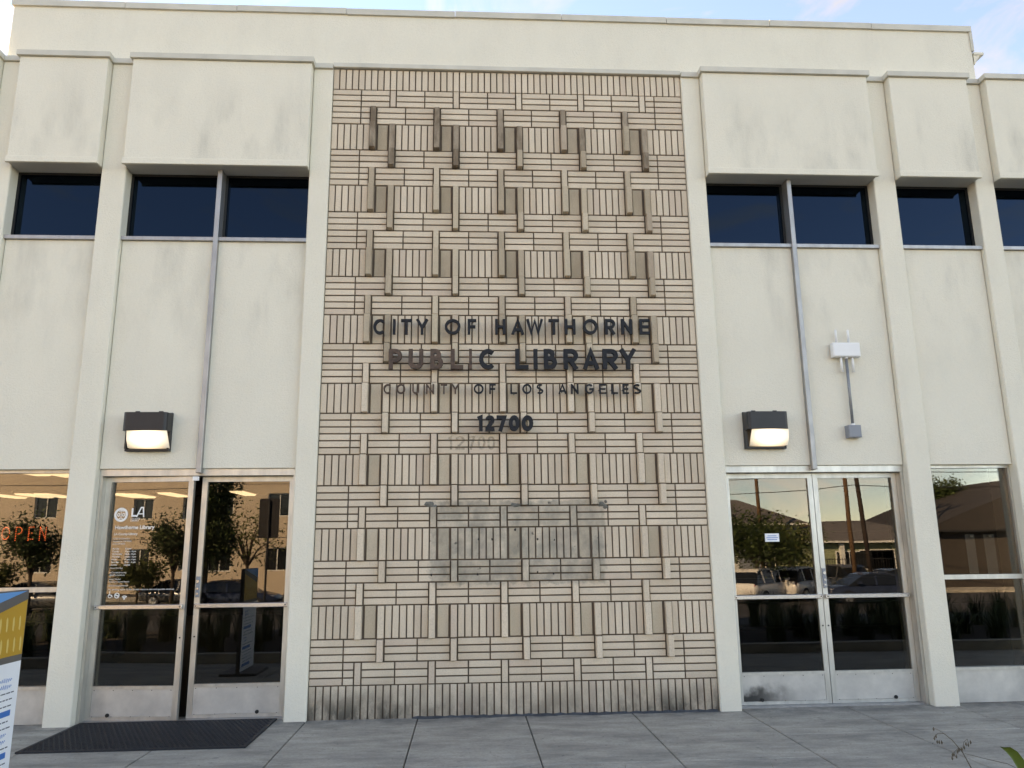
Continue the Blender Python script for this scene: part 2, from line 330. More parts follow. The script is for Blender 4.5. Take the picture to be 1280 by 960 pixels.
# columns
for sgn in (-1, 1):
    for a, b in ((C1-.003, C2), (C3, C4), (C5, C6), (C7, C8), (C9, C10)):
        a_, b_ = sorted((sgn*a, sgn*b)); MB().cbox(a_, b_, FY, .42, -.01, ZT, .008).build('column', 'stucco', LIB)
        co = B('coping', 'coping', LIB, a_-.0, b_+.0, FY-.025, .42, ZT, 6.635)
bays = []
for sgn in (-1, 1):
    for a, b, w in ((C2, C3, 'wide'), (C4, C5, 'small'), (C6, C7, 'wide'), (C8, C9, 'small')):
        a_, b_ = sorted((sgn*a, sgn*b)); bays.append((a_, b_, w, sgn, abs(a) < 3))
def window_pane(n, x0, x1, z0, z1, y, mat, parent, fr=.022, frmat='black'):
    w = MB(); w.box(x0, x1, y-.015, y+.03, z0, z0+fr).box(x0, x1, y-.015, y+.03, z1-fr, z1).box(x0, x0+fr, y-.015, y+.03, z0+fr, z1-fr).box(x1-fr, x1, y-.015, y+.03, z0+fr, z1-fr)
    o = w.build(n, frmat, parent); MB().box(x0+fr, x1-fr, y+.002, y+.008, z0+fr, z1-fr).build('pane', mat, o); return o
for a, b, w, sgn, door in bays:
    # projecting fascia box, its drip edge and coping
    p = MB().cbox(a+.004, b-.004, BOXY, .42, ZB, ZT, .006).build('fascia_panel', 'stucco_panel', LIB)
    MB().cbox(a-.004, b+.004, BOXY-.012, BOXY+.02, ZB-.012, ZB+.055, .004).build('drip_trim', 'stucco', p)
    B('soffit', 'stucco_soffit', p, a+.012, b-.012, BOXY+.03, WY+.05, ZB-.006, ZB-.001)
    MB().box(a-.02, b+.02, BOXY-.03, .40, ZT+.001, 6.638).build('coping', 'coping', p)
    # wall panel under the upper window
    MB().cbox(a+.006, b-.006, WALLY, .42, ZD, ZS-.04, .004).build('wall_panel', 'stucco_panel', LIB)
    B('wall_backing', 'stucco', LIB, a-.05, b+.05, WALLY+.03, .40, ZD+.004, ZS-.044)
    mid = (a+b)/2 if w != 'wide' else sgn*3.01 if door else (a+b)/2
    cuts = [a, b] if w == 'small' else [a, mid-.024, mid+.024, b]
    for i in range(0, len(cuts), 2):
        window_pane('window', cuts[i]+.002, cuts[i+1]-.002, ZS, ZB-.008, WY, 'window_glass', LIB)
        B('window_sill', 'fin_metal', LIB, cuts[i]-.004, cuts[i+1]+.004, -.002, WY+.04, ZS-.038, ZS-.002)
    if w == 'wide': MB().cbox(mid-.024, mid+.024, -.025, WY+.05, 2.255 if door else ZD, ZB-.010, .004).build('mullion_fin', 'fin_metal', LIB)
    # storefront of the other bays
    if not door:
        cc = [a, b] if w == 'small' else [a, mid-.03, mid+.03, b]
        for i in range(0, len(cc), 2):
            x0, x1 = cc[i]+.003, cc[i+1]-.003
            f = MB(); f.box(x0, x1, .085, .15, ZD-.03, ZD-.002).box(x0, x0+.022, .085, .15, .02, ZD-.03).box(x1-.022, x1, .085, .15, .02, ZD-.03).box(x0+.022, x1-.022, .08, .15, 1.168, 1.212).box(x0+.022, x1-.022, .08, .15, .315, .342)
            o = f.build('shop_window', 'aluminium', LIB)
            B('pane', 'door_glass', o, x0+.022, x1-.022, .118, .124, 1.212, ZD-.03); B('pane', 'door_glass', o, x0+.022, x1-.022, .118, .124, .342, 1.168)
            B('kick_panel', 'kick', o, x0+.022, x1-.022, .095, .15, GZ+.004, .315)
        if w == 'wide': B('mullion', 'aluminium', LIB, mid-.03, mid+.03, .07, .16, GZ, ZD)
# raised parapet over the middle, metal edge, vent hood at its end
PX = 5.31
par = MB().cbox(-PX, PX, -.005, .40, 6.6365, 7.29, .006).build('parapet', 'stucco', LIB)
e = MB(); n_ = 9
for i in range(n_):
    x0 = -PX-.015+(2*PX+.03)*i/n_; x1 = -PX-.015+(2*PX+.03)*(i+1)/n_; dz = random.uniform(-.004, .004)
    MB().box(x0+.003, x1-.003, -.03, .42, 7.265+dz, 7.335+dz).build('parapet_flashing', 'coping', par)
B('corner_flashing', 'coping', par, PX-.01, PX+.02, -.02, .40, 7.02, 7.262)
MB().cbox(-C1+.006, C1-.006, -.035, .40, 6.608, 6.662, .004).build('panel_coping', 'coping', LIB)
gh = MB(); gh.box(PX+.022, PX+.14, .0, .40, 6.985, 7.015).prism([(PX+.022,.01,6.86),(PX+.10,.01,6.984),(PX+.022,.01,6.984)], (0,.38,0)); gh.build('roof_scupper', 'stucco', LIB)
# roof, shell and inside
B('roof', 'roofing', LIB, -14, 14, .43, 12.5, 6.42, 6.55)
B('penthouse_wall', 'stucco', LIB, -PX, PX, .43, 11, 6.56, 7.24)
for sgn in (-1, 1):
    a_, b_ = sorted((sgn*C10, sgn*14)); B('side_wall', 'stucco', LIB, a_+.002, b_-.002, FY, .42, -.01, 6.6)
    a_, b_ = sorted((sgn*13.75, sgn*14)); B('end_wall', 'stucco', LIB, a_, b_, .425, 12.5, -.01, 6.415)
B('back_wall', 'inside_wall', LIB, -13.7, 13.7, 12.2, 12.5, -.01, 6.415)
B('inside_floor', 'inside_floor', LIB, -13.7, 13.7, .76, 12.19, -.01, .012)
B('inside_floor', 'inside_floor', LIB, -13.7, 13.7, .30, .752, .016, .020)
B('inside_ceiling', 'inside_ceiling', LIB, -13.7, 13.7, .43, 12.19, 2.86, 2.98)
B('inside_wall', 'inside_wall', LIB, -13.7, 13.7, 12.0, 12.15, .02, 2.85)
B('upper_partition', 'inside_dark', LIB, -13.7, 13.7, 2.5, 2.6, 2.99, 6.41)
# ceiling lights that show through the left-hand glass
spots = [at(27,589,4), at(72,592,4.2), at(8,624,7.5), at(40,634,8), at(68,633,8), at(150,624,7), at(170,624,7), at(212,624,5.6), at(304,617,5), at(205,633,7.5)]
xs_l = []
def ceil_light(x, y):
    t = thing('ceiling_light', 'lit fluorescent ceiling light glimpsed through the library glass', 'ceiling light', (x, y, 2.86), 0, 'ceiling lights inside the library')
    MB().box(-.18, .18, -.60, .60, -.04, 0).build('housing', 'trim_white', t); MB().prism([(-.15,-.58,-.041),(.15,-.58,-.041),(.11,-.58,-.075),(-.11,-.58,-.075)], (0,1.16,0)).build('diffuser', 'tube_light', t)
for px, py in ((30,590),(68,592),(8,625),(42,635),(66,633),(158,624),(175,624),(216,624),(304,617)):
    d = ray(px, py); q = CAM + d*((2.80-CAM.z)/d.z)
    if q.y > 11.2: q = CAM + d*((11.2+random.uniform(-.3, .1)-CAM.y)/d.y)
    ceil_light(q.x, q.y)
# dim book stacks inside
for i, (x, y) in enumerate(((-6.4,4.6),(-8.2,4.6),(4.6,6.2),(6.6,6.2))):
    t = thing('bookshelf', ('tall brown bookshelf inside behind the window beside the OPEN sign', 'tall brown bookshelf inside at the far left wall of windows', 'tall brown bookshelf inside behind the window right of the closed glass doors', 'tall brown bookshelf inside behind the end window')[i], 'bookshelf', (x, y, .012))
    sh = MB(); sh.box(-.8,-.77,0,.35,0,1.9).box(.77,.8,0,.35,0,1.9).box(-.77,.77,.33,.35,0,1.9); sh.build('frame', 'shelf', t)
    for k_ in range(5): MB().box(-.768,.768,.01,.328,.05+k_*.42,.08+k_*.42).build('shelf', 'shelf', t)

# ------------------------------------------------------------------ doors
def doors(sgn, ajar):
    x0, x1 = (-C3, -C2) if sgn < 0 else (C2, C3)
    x0 += .003; x1 -= .003
    fr = MB(); fr.box(x0, x0+.028, .06, .24, GZ, 2.235).box(x1-.028, x1, .06, .24, GZ, 2.235).box(x0, x1, .055, .24, 2.235, 2.297)
    frame = fr.build('door_frame', 'aluminium', LIB)
    B('threshold', 'fin_metal', frame, x0+.03, x1-.03, .08, .24, GZ, GZ+.014)
    mid = (x0+x1)/2 if sgn < 0 else 3.047
    res = []
    for side, (a, b) in enumerate(((x0+.03, mid-.003), (mid+.003, x1-.03)) if not ajar else ((x0+.03, x0+.882), (-3.018, x1-.03))):
        w = b-a; hinge_left = side == 0
        d = MB(); st = .05; t0, t1 = -.022, .022; zb, zt = GZ+.016, 2.23
        d.box(0, st, t0, t1, zb, zt).box(w-st, w, t0, t1, zb, zt).box(st, w-st, t0, t1, zt-.048, zt).box(st, w-st, t0, t1, zb, zb+.03)
        d.box(st, w-st, t0-.004, t1, .302, .325)
        o = d.build('door', 'aluminium', LIB)
        o.location = (a, GL, 0)
        if not hinge_left:   # still authored from its left edge
            pass
        if ajar and side == 0: o.rotation_euler = (0, 0, -R(5.0))
        MB().box(st, w-st, -.004, .003, .325, zt-.048).build('pane', 'door_glass', o)
        MB().box(st+.001, w-st-.001, -.018, .015, zb+.031, .3015).build('kick_plate', 'kick', o)
        pb = MB(); pb.cbox(.012, w-.012, -.062, -.036, 1.004, 1.042, .004).box(.014, .05, -.037, -.02, 1.008, 1.038).box(w-.05, w-.014, -.037, -.02, 1.008, 1.038)
        pb.build('push_bar', 'bar_metal', o)
        sc_ = MB()
        for X in (.03, w-.03): sc_.tube([(X,-.066,1.023),(X,-.060,1.023)], .006, 8)
        for X in [st+.02+(w-2*st-.04)*i/4 for i in range(5)]:
            sc_.tube([(X,-.021,.288),(X,-.0175,.288)], .004, 6).tube([(X,-.021,.062),(X,-.0175,.062)], .004, 6)
        lx = w-.025 if side == 0 else .025
        sc_.tube([(lx,-.026,.745),(lx,-.021,.745)], .008, 8); sc_.tube([(w*.25 if side == 0 else w*.72,-.030,.075),(w*.25 if side == 0 else w*.72,-.0175,.075)], .017, 10)
        sc_.build('screws', 'black', o)
        if side == 1 or False:
            lk = MB().cbox(.008, .044, -.034, -.021, 1.10, 1.29, .004).build('lock', 'grey_box', o)
            cy = MB(); cy.tube([(.026,-.044,1.245),(.026,-.033,1.245)], .014, 14).tube([(.026,-.040,1.18),(.026,-.033,1.18)], .010, 12); cy.box(.016,.036,-.04,-.033,1.125,1.14)
            cy.build('lock_cylinder', 'bar_metal', o)
        res.append((o, w))
    return frame, res
fl, DL = doors(-1, True); frr, DR = doors(1, False)
# small door-head sensor light
B('sensor', 'white_plastic', fl, -3.075, -3.02, .03, .054, 2.185, 2.225)
# print on the glass
def text(name, body, size, x, z, parent, mat='vinyl_white', y=-.0055, sp=1.0, bold=0.0, align='LEFT', shear=0):
    cu = bpy.data.curves.new(name, 'FONT'); cu.body = body; cu.size = size; cu.space_line = sp; cu.offset = bold; cu.align_x = align; cu.resolution_u = 2
    o = bpy.data.objects.new('tmp', cu); COL.objects.link(o); bpy.context.view_layer.update()
    me = bpy.data.meshes.new_from_object(o.evaluated_get(bpy.context.evaluated_depsgraph_get())); bpy.data.objects.remove(o)
    me.transform(Matrix.Translation((x, y, z)) @ Matrix.Rotation(R(90), 4, 'X')); me.materials.clear(); me.materials.append(M[mat])
    me.name = name; return link(name, me, parent)
dl, dw = DL[0]
def dpos(px, py):                        # photo pixel on the ajar leaf -> its own x, z
    p = at(px, py, GL-.02); return p.x-dl.location.x, p.z
def T(nm, body, px, py, h, **k_): X, Z = dpos(px, py); return text(nm, body, h, X, Z, dl, **k_)
T('library_name', 'Hawthorne Library', 143.3, 661.5, .049, bold=.0009); T('county_name', 'LA County Library', 142, 669, .030, bold=.0004)
T('address_lettering', '12700 Grevillea Ave\nHawthorne, CA 90250\n(310) 679-8193', 141, 674.2, .0195, sp=1.26)
T('opening_days', 'Monday\nTuesday\nWednesday\nThursday\nFriday\nSaturday\nSunday', 140.3, 686.8, .0205, sp=1.21, bold=.0002)
T('opening_hours', 'Closed\n12pm - 8 pm\n12pm - 8 pm\n10 am - 6 pm\n10 am - 6 pm\n10 am - 6 pm\nClosed', 157.0, 686.8, .0205, sp=1.21, bold=.0002)
T('holiday_lettering', 'Closed Holidays', 137.2, 711, .0185); T('web_lettering', 'LACountyLibrary.org\n@LACountyLibrary', 136.7, 716.6, .0184, sp=1.27)
T('supervisor_lettering', 'Holly J. Mitchell\nSupervisor, Second District', 136, 725, .0175, sp=1.27); T('animals_lettering', 'Service animals permitted', 135.4, 733, .0177)
T('smoking_lettering', 'No smoking within 10 feet of main entrance, exit, and operable windows.', 134.8, 738, .0212)
# seal, monogram and pictograms
def arcp(cx, cy, rx, ry, a0, a1, n=16): return [(cx+rx*math.cos(R(a0+(a1-a0)*i/n)), cy+ry*math.sin(R(a0+(a1-a0)*i/n))) for i in range(n+1)]
X, Z = dpos(151.5, 643.5); lg = MB(); y_ = -.0055
lg.ribbon(arcp(X, Z, .056, .056, 0, 345, 24)[:24], .022, y_, y_+.001, True)
for dx in (-.024, .024): lg.ribbon(arcp(X+dx, Z, .011, .013, 0, 330, 11)[:11], .008, y_+.0002, y_+.001, True)
lg.ribbon([(X-.022, Z+.033), (X, Z+.04), (X+.022, Z+.033)], .008, y_+.0002, y_+.001); lg.ribbon([(X-.018, Z-.036), (X, Z-.03), (X+.018, Z-.036)], .008, y_+.0002, y_+.001); lg.ribbon([(X, Z-.025), (X, Z+.032)], .006, y_+.0003, y_+.001)
lg.build('county_seal', 'vinyl_white', dl)
X, Z = dpos(164, 646.5); lg = MB(); lg.ribbon([(X+.012, Z+.085), (X+.012, Z+.012), (X+.055, Z+.012)], .016, y_, y_+.001); lg.ribbon([(X+.055, Z), (X+.095, Z+.09), (X+.115, Z+.09), (X+.125, Z)], .012, y_+.0002, y_+.001); lg.ribbon([(X+.07, Z+.03), (X+.118, Z+.03)], .009, y_+.0004, y_+.001)
lg.build('county_monogram', 'vinyl_white', dl); T('monogram_lettering', 'COUNTY\nLIBRARY', 163.6, 649.6, .022, sp=.8)
X, Z = dpos(137.5, 744.5); ic = MB(); r_ = .020
ic.ribbon(arcp(X-.002, Z-.004, r_*.8, r_*.8, 100, 390, 14), .006, y_, y_+.001); ic.ribbon([(X-.006, Z+.022), (X-.004, Z+.004), (X+.014, Z+.004), (X+.022, Z-.014)], .007, y_+.0003, y_+.001); ic.ribbon(arcp(X-.007, Z+.031, .003, .003, 0, 300, 6)[:6], .006, y_, y_+.001, True); ic.build('wheelchair_pictogram', 'vinyl_white', dl)
X, Z = dpos(146.3, 744.5); ic = MB(); ic.ribbon(arcp(X, Z, .022, .022, 0, 340, 18)[:18], .007, y_, y_+.001, True); ic.ribbon([(X-.015, Z+.015), (X+.015, Z-.015)], .006, y_+.0002, y_+.001); ic.ribbon([(X-.016, Z), (X+.016, Z)], .008, y_+.0004, y_+.001); ic.build('no_smoking_pictogram', 'vinyl_white', dl)
X, Z = dpos(155.8, 749); ic = MB()
for r2 in (.010, .021, .032): ic.ribbon(arcp(X, Z-.002, r2, r2, 45, 135, 8), .007, y_, y_+.001)
ic.ribbon(arcp(X, Z-.001, .003, .003, 0, 300, 6)[:6], .005, y_, y_+.001, True); ic.build('wireless_pictogram', 'vinyl_white', dl)
# small notice stuck on the right-hand glass
d2, w2 = DR[0]; p = at(965, 672, GL-.005)
nx, nz = p.x-d2.location.x, p.z
no_ = MB().box(nx-.072, nx+.072, -.0075, -.0045, nz-.04, nz+.04).build('notice', 'paper', d2)
nl = MB()
for k_, w_ in enumerate((.045, .058, .050)): nl.box(nx-w_, nx+w_, -.0086, -.0076, nz+.014-k_*.018, nz+.020-k_*.018)
nl.build('notice_lines', 'print_blue', d2)

# ------------------------------------------------------------------ brick panel
U = .3048/4.5; VH = .300; H3 = 3*U
BP = MB().box(-C1+.004, C1-.004, .015, .42, -.01, 6.604).build('brick_panel', 'mortar', LIB)
X0 = -28*U; J = .013                    # half is taken off each side: a joint about 10 mm wide
pieces = {'brick': [], 'soldier_brick': [], 'projecting_brick': [], 'wide_brick': []}
def pc(kind, x0, x1, z0, z1, y, mat='brick', jx=J/2, jz=J/2): pieces[kind].append((X0+x0*U+jx, X0+x1*U-jx, z0+jz, z1-jz, y, mat))
zbase = .3048
for i in range(56): pc('soldier_brick', i, i+1, .006, zbase, 0, jz=.004)
def rowA(z, up, mat):                    # three courses broken by the heads at 6, 16, 26 ...
    for c in range(3):
        z0 = z+c*U; z1 = z0+U
        for a, b in [(0, 4.5), (4.5, 6)]+[(7+10*k_+4.5*h, 11.5+10*k_+4.5*h) for k_ in range(5) for h in (0, 1)]: pc('brick', a, b, z0, z1, 0)
    for k_ in range(5): pc('projecting_brick', 6+10*k_, 7+10*k_, z, z+H3, up, mat[k_], .0075)
def rowB(z, up, mat):
    for c in range(3):
        z0 = z+c*U; z1 = z0+U
        for a, b in [(0, 4.5), (4.5, 9)]+[(10+10*k_+4.5*h, 14.5+10*k_+4.5*h) for k_ in range(4) for h in (0, 1)]+[(50, 51.5), (51.5, 56)]: pc('brick', a, b, z0, z1, 0)
    for k_ in range(5): pc('projecting_brick', 9+10*k_, 10+10*k_, z, z+H3, up, mat[k_], .0075)
def rowV(z, mat, matB, flat=()):
    for a in list(range(0, 6))+[10+10*k_+i for k_ in range(4) for i in range(6)]+list(range(50, 56)): pc('soldier_brick', a, a+1, z, z+VH, 0)
    for k_ in range(5):
        fl_ = k_ in flat
        pc('projecting_brick', 6+10*k_, 7+10*k_, z-.002, z+VH, -.004 if fl_ else -.072, mat[k_], .0055)
        pc('projecting_brick', 9+10*k_, 10+10*k_, z, z+VH, -.004 if fl_ else -.036, matB[k_], .0055)
        pc('wide_brick', 7+10*k_+.16, 9+10*k_-.16, z, z+VH, .008, 'brick_weathered' if z > 3.6 else 'brick_worn')
pl = ['brick']*5; mo = ['brick_weathered', 'brick_worn', 'brick_weathered', 'brick_worn', 'brick_weathered']; stn = ['brick_stained']*5
z = zbase; rowA(z, -.003, pl); z += H3
for band in range(8, 0, -1):             # band 8 is the lowest
    rowmat = pl if band > 4 else mo
    a_ = stn if band == 1 else rowmat; b_ = stn[:4]+['brick_stained'] if band == 1 else rowmat
    fl_ = (1, 2, 3) if band == 7 else ()
    rowB(z, -.072, ['brick_stained', 'brick_stained', 'brick_weathered', 'brick_weathered', 'brick_stained'] if band == 1 else rowmat); z += H3
    rowV(z, ['brick_stained', 'brick_stained', 'brick_stained', 'brick_weathered', 'brick_weathered'] if band == 1 else rowmat, b_, fl_); z += VH
    rowA(z, -.036 if band != 7 else -.010, a_); z += H3
rowB(z, -.003, pl); z += H3
for i in range(56): pc('soldier_brick', i, i+1, z, 6.603, 0, jz=.003)
cache = {}
for kind, lst in pieces.items():
    lst.sort(key=lambda q: q[2])         # the lowest are the nearest and show largest
    for q in lst[:300]:
        x0, x1, z0, z1, y, mat = q
        key = (round(x1-x0, 4), round(z1-z0, 4), y, mat)
        if key not in cache:
            dpt = .018-y; w_, h_ = x1-x0, z1-z0
            cache[key] = MB().cbox(-w_/2, w_/2, 0, dpt, -h_/2, h_/2, .0032).mesh(kind, mat)
        o = link(kind, cache[key], BP); o.location = ((x0+x1)/2, y+random.uniform(-.0012, .0012), (z0+z1)/2); o.rotation_euler = (random.gauss(0, .004), random.gauss(0, .0022), random.gauss(0, .003))
    rest = lst[300:]
    if rest:
        mb = MB(); tone = []
        for x0, x1, z0, z1, y, mat in rest:
            nf = len(mb.f); dy = random.uniform(-.0015, .0015); b = len(mb.v); mb.cbox(x0, x1, y+dy, .018, z0, z1, .0032)
            t1, t2 = random.gauss(0, .0022), random.gauss(0, .004); cx, cz = (x0+x1)/2, (z0+z1)/2
            for i in range(b, len(mb.v)): vx, vy, vz = mb.v[i]; mb.v[i] = (vx+(vz-cz)*t1, vy+(vx-cx)*t2*.6, vz-(vx-cx)*t1)
            tone += [random.random()]*(len(mb.f)-nf)
        me = mb.mesh(kind, 'brick'); at_ = me.attributes.new('tone', 'FLOAT', 'FACE'); at_.data.foreach_set('value', tone)
        tag(link('upper_'+kind+'s', me, BP), kind='stuff')
# fixing holes and lumps of adhesive left where a plaque hung
def lump(x, z, w, h, mat, seed, y=-.006):
    rr = random.Random(seed); n = 11; g = MB(); g.v.append((x, y-.004, z))
    for i in range(n): an = 2*math.pi*i/n; k_ = rr.uniform(.55, 1.1); g.v.append((x+w*k_*math.cos(an), .0005, z+h*k_*math.sin(an)))
    for i in range(n): g.f.append((0, 1+i, 1+(i+1) % n))
    return g.build('adhesive_patch' if w > .02 else 'fixing_hole', mat, BP)
for i, (px, py, w, h) in enumerate(((536, 630, .05, .035), (543, 634, .03, .03), (644, 631, .055, .03), (752, 630, .05, .035), (757, 633, .03, .03), (757, 627, .02, .02))):
    q = at(px, py, 0); lump(q.x, q.z, w, h, 'lump_grey', i)
for i, (px, py) in enumerate(((538,676),(598,674),(615,674),(672,674),(693,675),(644,662),(539,719),(597,718),(672,715),(692,717),(747,672),(716,665),(744,661))):
    q = at(px, py, 0); lump(q.x, q.z, .010, .014, 'black', 30+i, -.001)
# sealant smeared along the foot of the bricks
sm = MB(); pts = []
for i in range(49):
    x = -.95+2.83*i/48; pts.append((x, -.016-.030*random.random()-.012*math.sin(i*.7), GZ+.001))
for i in range(48):
    a, b = pts[i], pts[i+1]; h1 = .012+.010*math.sin(i*1.3)**2; h2 = .012+.010*math.sin((i+1)*1.3)**2
    sm.f.append(tuple(len(sm.v)+k_ for k_ in range(4))); sm.v += [a, b, (b[0], -.0015, GZ+h2), (a[0], -.0015, GZ+h1)]
sm.build('sealant', 'sealant', BP)

# ------------------------------------------------------------------ raised lettering (own stroke alphabet)
def glyph(ch, w, h, t):
    a = t/2; x0, x1, y0, y1 = a, w-a, a, h-a; mx_ = w/2; my = h/2; S_ = []
    def ln(*p, c=False): S_.append((list(p), c))
    if ch == 'A': ln((x0*.9, 0), (mx_, y1), (w-x0*.9, 0)); ln((w*.25, h*.30), (w*.75, h*.30))
    elif ch == 'B':
        ln((x0, 0), (x0, h)); ym = h*.53
        ln(*([(x0+a*.6, y1), (x1-(y1-ym)/2-a, y1)]+arcp(x1-(y1-ym)/2-a, (y1+ym)/2, (y1-ym)/2, (y1-ym)/2, 90, -90, 8)[1:]+[(x0+a*.6, ym)]))
        ln(*([(x0+a*.6, ym-.001), (x1-(ym-y0)/2, ym-.001)]+arcp(x1-(ym-y0)/2, (ym+y0)/2, (ym-y0)/2, (ym-y0)/2, 90, -90, 8)[1:]+[(x0+a*.6, y0)]))
    elif ch == 'C': ln(*arcp(w*.54, my, w*.54-a, my-a, 48, 312, 20))
    elif ch == 'E': ln((x0, 0), (x0, h)); ln((x0+a*.6, y1), (w, y1)); ln((x0+a*.6, my), (w*.92, my)); ln((x0+a*.6, y0), (w, y0))
    elif ch == 'F': ln((x0, 0), (x0, h)); ln((x0+a*.6, y1), (w, y1)); ln((x0+a*.6, my), (w*.9, my))
    elif ch == 'G': ln(*(arcp(mx_, my, mx_-a, my-a, 45, 360, 22)+[(mx_, my)]))
    elif ch == 'H': ln((x0, 0), (x0, h)); ln((x1, 0), (x1, h)); ln((x0+a*.6, my), (x1-a*.6, my))
    elif ch == 'I': ln((mx_, 0), (mx_, h))
    elif ch == 'L': ln((x0, h), (x0, 0)); ln((x0+a*.6, y0), (w, y0))
    elif ch == 'N': ln((x0, 0), (x0, h)); ln((x1, 0), (x1, h)); ln((x0, y1), (x1, y0))
    elif ch == 'O': ln(*arcp(mx_, my, mx_-a, my-a, 0, 345, 24)[:24], c=True)
    elif ch in 'PR':
        ym = h*.45; ln((x0, 0), (x0, h)); rr = (y1-ym)/2
        ln(*([(x0+a*.6, y1), (x1-rr, y1)]+arcp(x1-rr, (y1+ym)/2, rr, rr, 90, -90, 8)[1:]+[(x0+a*.6, ym)]))
        if ch == 'R': ln((w*.48, ym-a*.5), (w-a*.9, 0))
    elif ch == 'S': ln(*(arcp(mx_, h*.74, w*.40-a*.3, h*.26-a, 35, 270, 12)+arcp(mx_, h*.26, w*.44-a*.3, h*.26-a, 90, -145, 12)[1:]))
    elif ch == 'T': ln((0, y1), (w, y1)); ln((mx_, 0), (mx_, y1-a*.6))
    elif ch == 'U': rr = mx_-a; ln(*([(x0, h), (x0, a+rr)]+arcp(mx_, a+rr, rr, rr, 180, 360, 12)[1:]+[(x1, h)]))
    elif ch == 'W': ln((x0*.8, h), (w*.29, y0), (mx_, h*.9), (w*.71, y0), (w-x0*.8, h))
    elif ch == 'Y': ln((x0*.8, h), (mx_, h*.45), (w-x0*.8, h)); ln((mx_, 0), (mx_, h*.43))
    elif ch == '1': ln((w*.12, h*.80), (w*.62, y1), (w*.62, 0))
    elif ch == '2': ln(*(arcp(mx_, h*.70, mx_-a, h*.30-a, 165, -28, 12)+[(x0, y0+a*.3)])); ln((0, y0), (w, y0))
    elif ch == '7': ln((0, y1), (x1, y1), (w*.36, 0))
    elif ch == '0': ln(*arcp(mx_, my, mx_-a, my-a, 0, 345, 20)[:20], c=True)
    return S_
def lettering(name, label, chars, ptop, pbot, yf, th, mats, back=.0, stroke=.19, pins=True, cat='lettering'):
    c = at(chars[0][1], pbot, yf); t = thing(name, label, cat, (c.x, 0, c.z))
    for ch, a, b in chars:
        m_ = mats(ch, a) if callable(mats) else mats
        pa, pb, pt = at(a, pbot, yf), at(b, pbot, yf), at((a+b)/2, ptop, yf); w, h = pb.x-pa.x, pt.z-pa.z; g = MB(); tw = stroke*h
        if ch == 'I': tw = w
        for k_, (pts, cl) in enumerate(glyph(ch, w, h, tw)): g.ribbon(pts, tw, yf+.0007*k_, yf+th-.0005*k_, cl)
        if pins:
            P0 = glyph(ch, w, h, tw); 
            for pts, cl in P0[:2]:
                q = pts[len(pts)//2] if len(pts) > 2 else ((pts[0][0]+pts[1][0])/2, (pts[0][1]+pts[1][1])/2); g.tube([(q[0], yf+th*.6, q[1]), (q[0], .012, q[1])], .004, 6)
        o = g.build('letter_'+ch.lower() if ch.isalpha() else 'digit', m_, t); o.location = (pa.x-c.x, 0, pa.z-c.z)
    return t
s6 = lambda lst, o, s, ox=0: [(c, ox+a/s, ox+b/s) for c, a, b in lst]
L1 = s6([('C',40,137),('I',197,218),('T',262,348),('Y',383,480),('O',613,740),('F',797,867),('H',1018,1100),('A',1148,1250)], 0, 6.4, 460)+s6([('W',118,250),('T',295,380),('H',425,510),('O',570,688),('R',748,830),('N',878,965),('E',1025,1105)], 0, 6.4, 640)
L2 = s6([('P',163,270),('U',322,440),('B',497,600),('L',660,762),('I',808,832),('C',890,1022)], 0, 6.4, 460)+s6([('L',28,133),('I',175,207),('B',258,362),('R',417,533),('A',570,700),('R',730,853),('Y',868,1000)], 0, 6.4, 640)
L3 = s6([('C',33,70),('O',93,133),('U',165,197),('N',228,265),('T',295,325),('Y',345,380),('O',447,492),('F',518,548),('L',615,645),('O',670,712),('S',735,765),('A',835,872),('N',893,927),('G',957,997),('E',1022,1053),('L',1078,1107),('E',1130,1157),('S',1178,1213)], 0, 3.657, 470)
L4 = s6([('1',462,490),('2',500,542),('7',552,597),('0',608,657),('0',667,720)], 0, 3.657, 470)
def split(lst, wd):
    pass
lettering('wall_lettering', 'dark raised letters reading CITY OF HAWTHORNE across the brick panel', L1, 398.6, 417.4, -.104, .034, 'letter_dark', stroke=.17)
lettering('wall_lettering', 'larger raised letters reading PUBLIC LIBRARY, faded brown towards the start', L2, 436, 461, -.110, .040, lambda c, a: 'letter_brown' if a < 590 else 'letter_dark', stroke=.20)
lettering('wall_lettering', 'small thin raised letters reading COUNTY OF LOS ANGELES', L3, 479.8, 492, -.098, .028, lambda c, a: 'letter_brown' if a < 580 else 'letter_dark', stroke=.15)
lettering('house_number', 'bold dark raised street number 12700 under the library lettering', L4, 519, 538.5, -.110, .040, 'letter_dark', stroke=.24, cat='house number')
lettering('number_mark', 'faint grey ghost outline of a removed 12700 on the bricks', [('1',560,566),('2',569,581),('7',585,594),('0',597,607),('0',609,619)], 545, 562, -.006, .0015, 'ghost_mark', stroke=.16, pins=False, cat='stain')

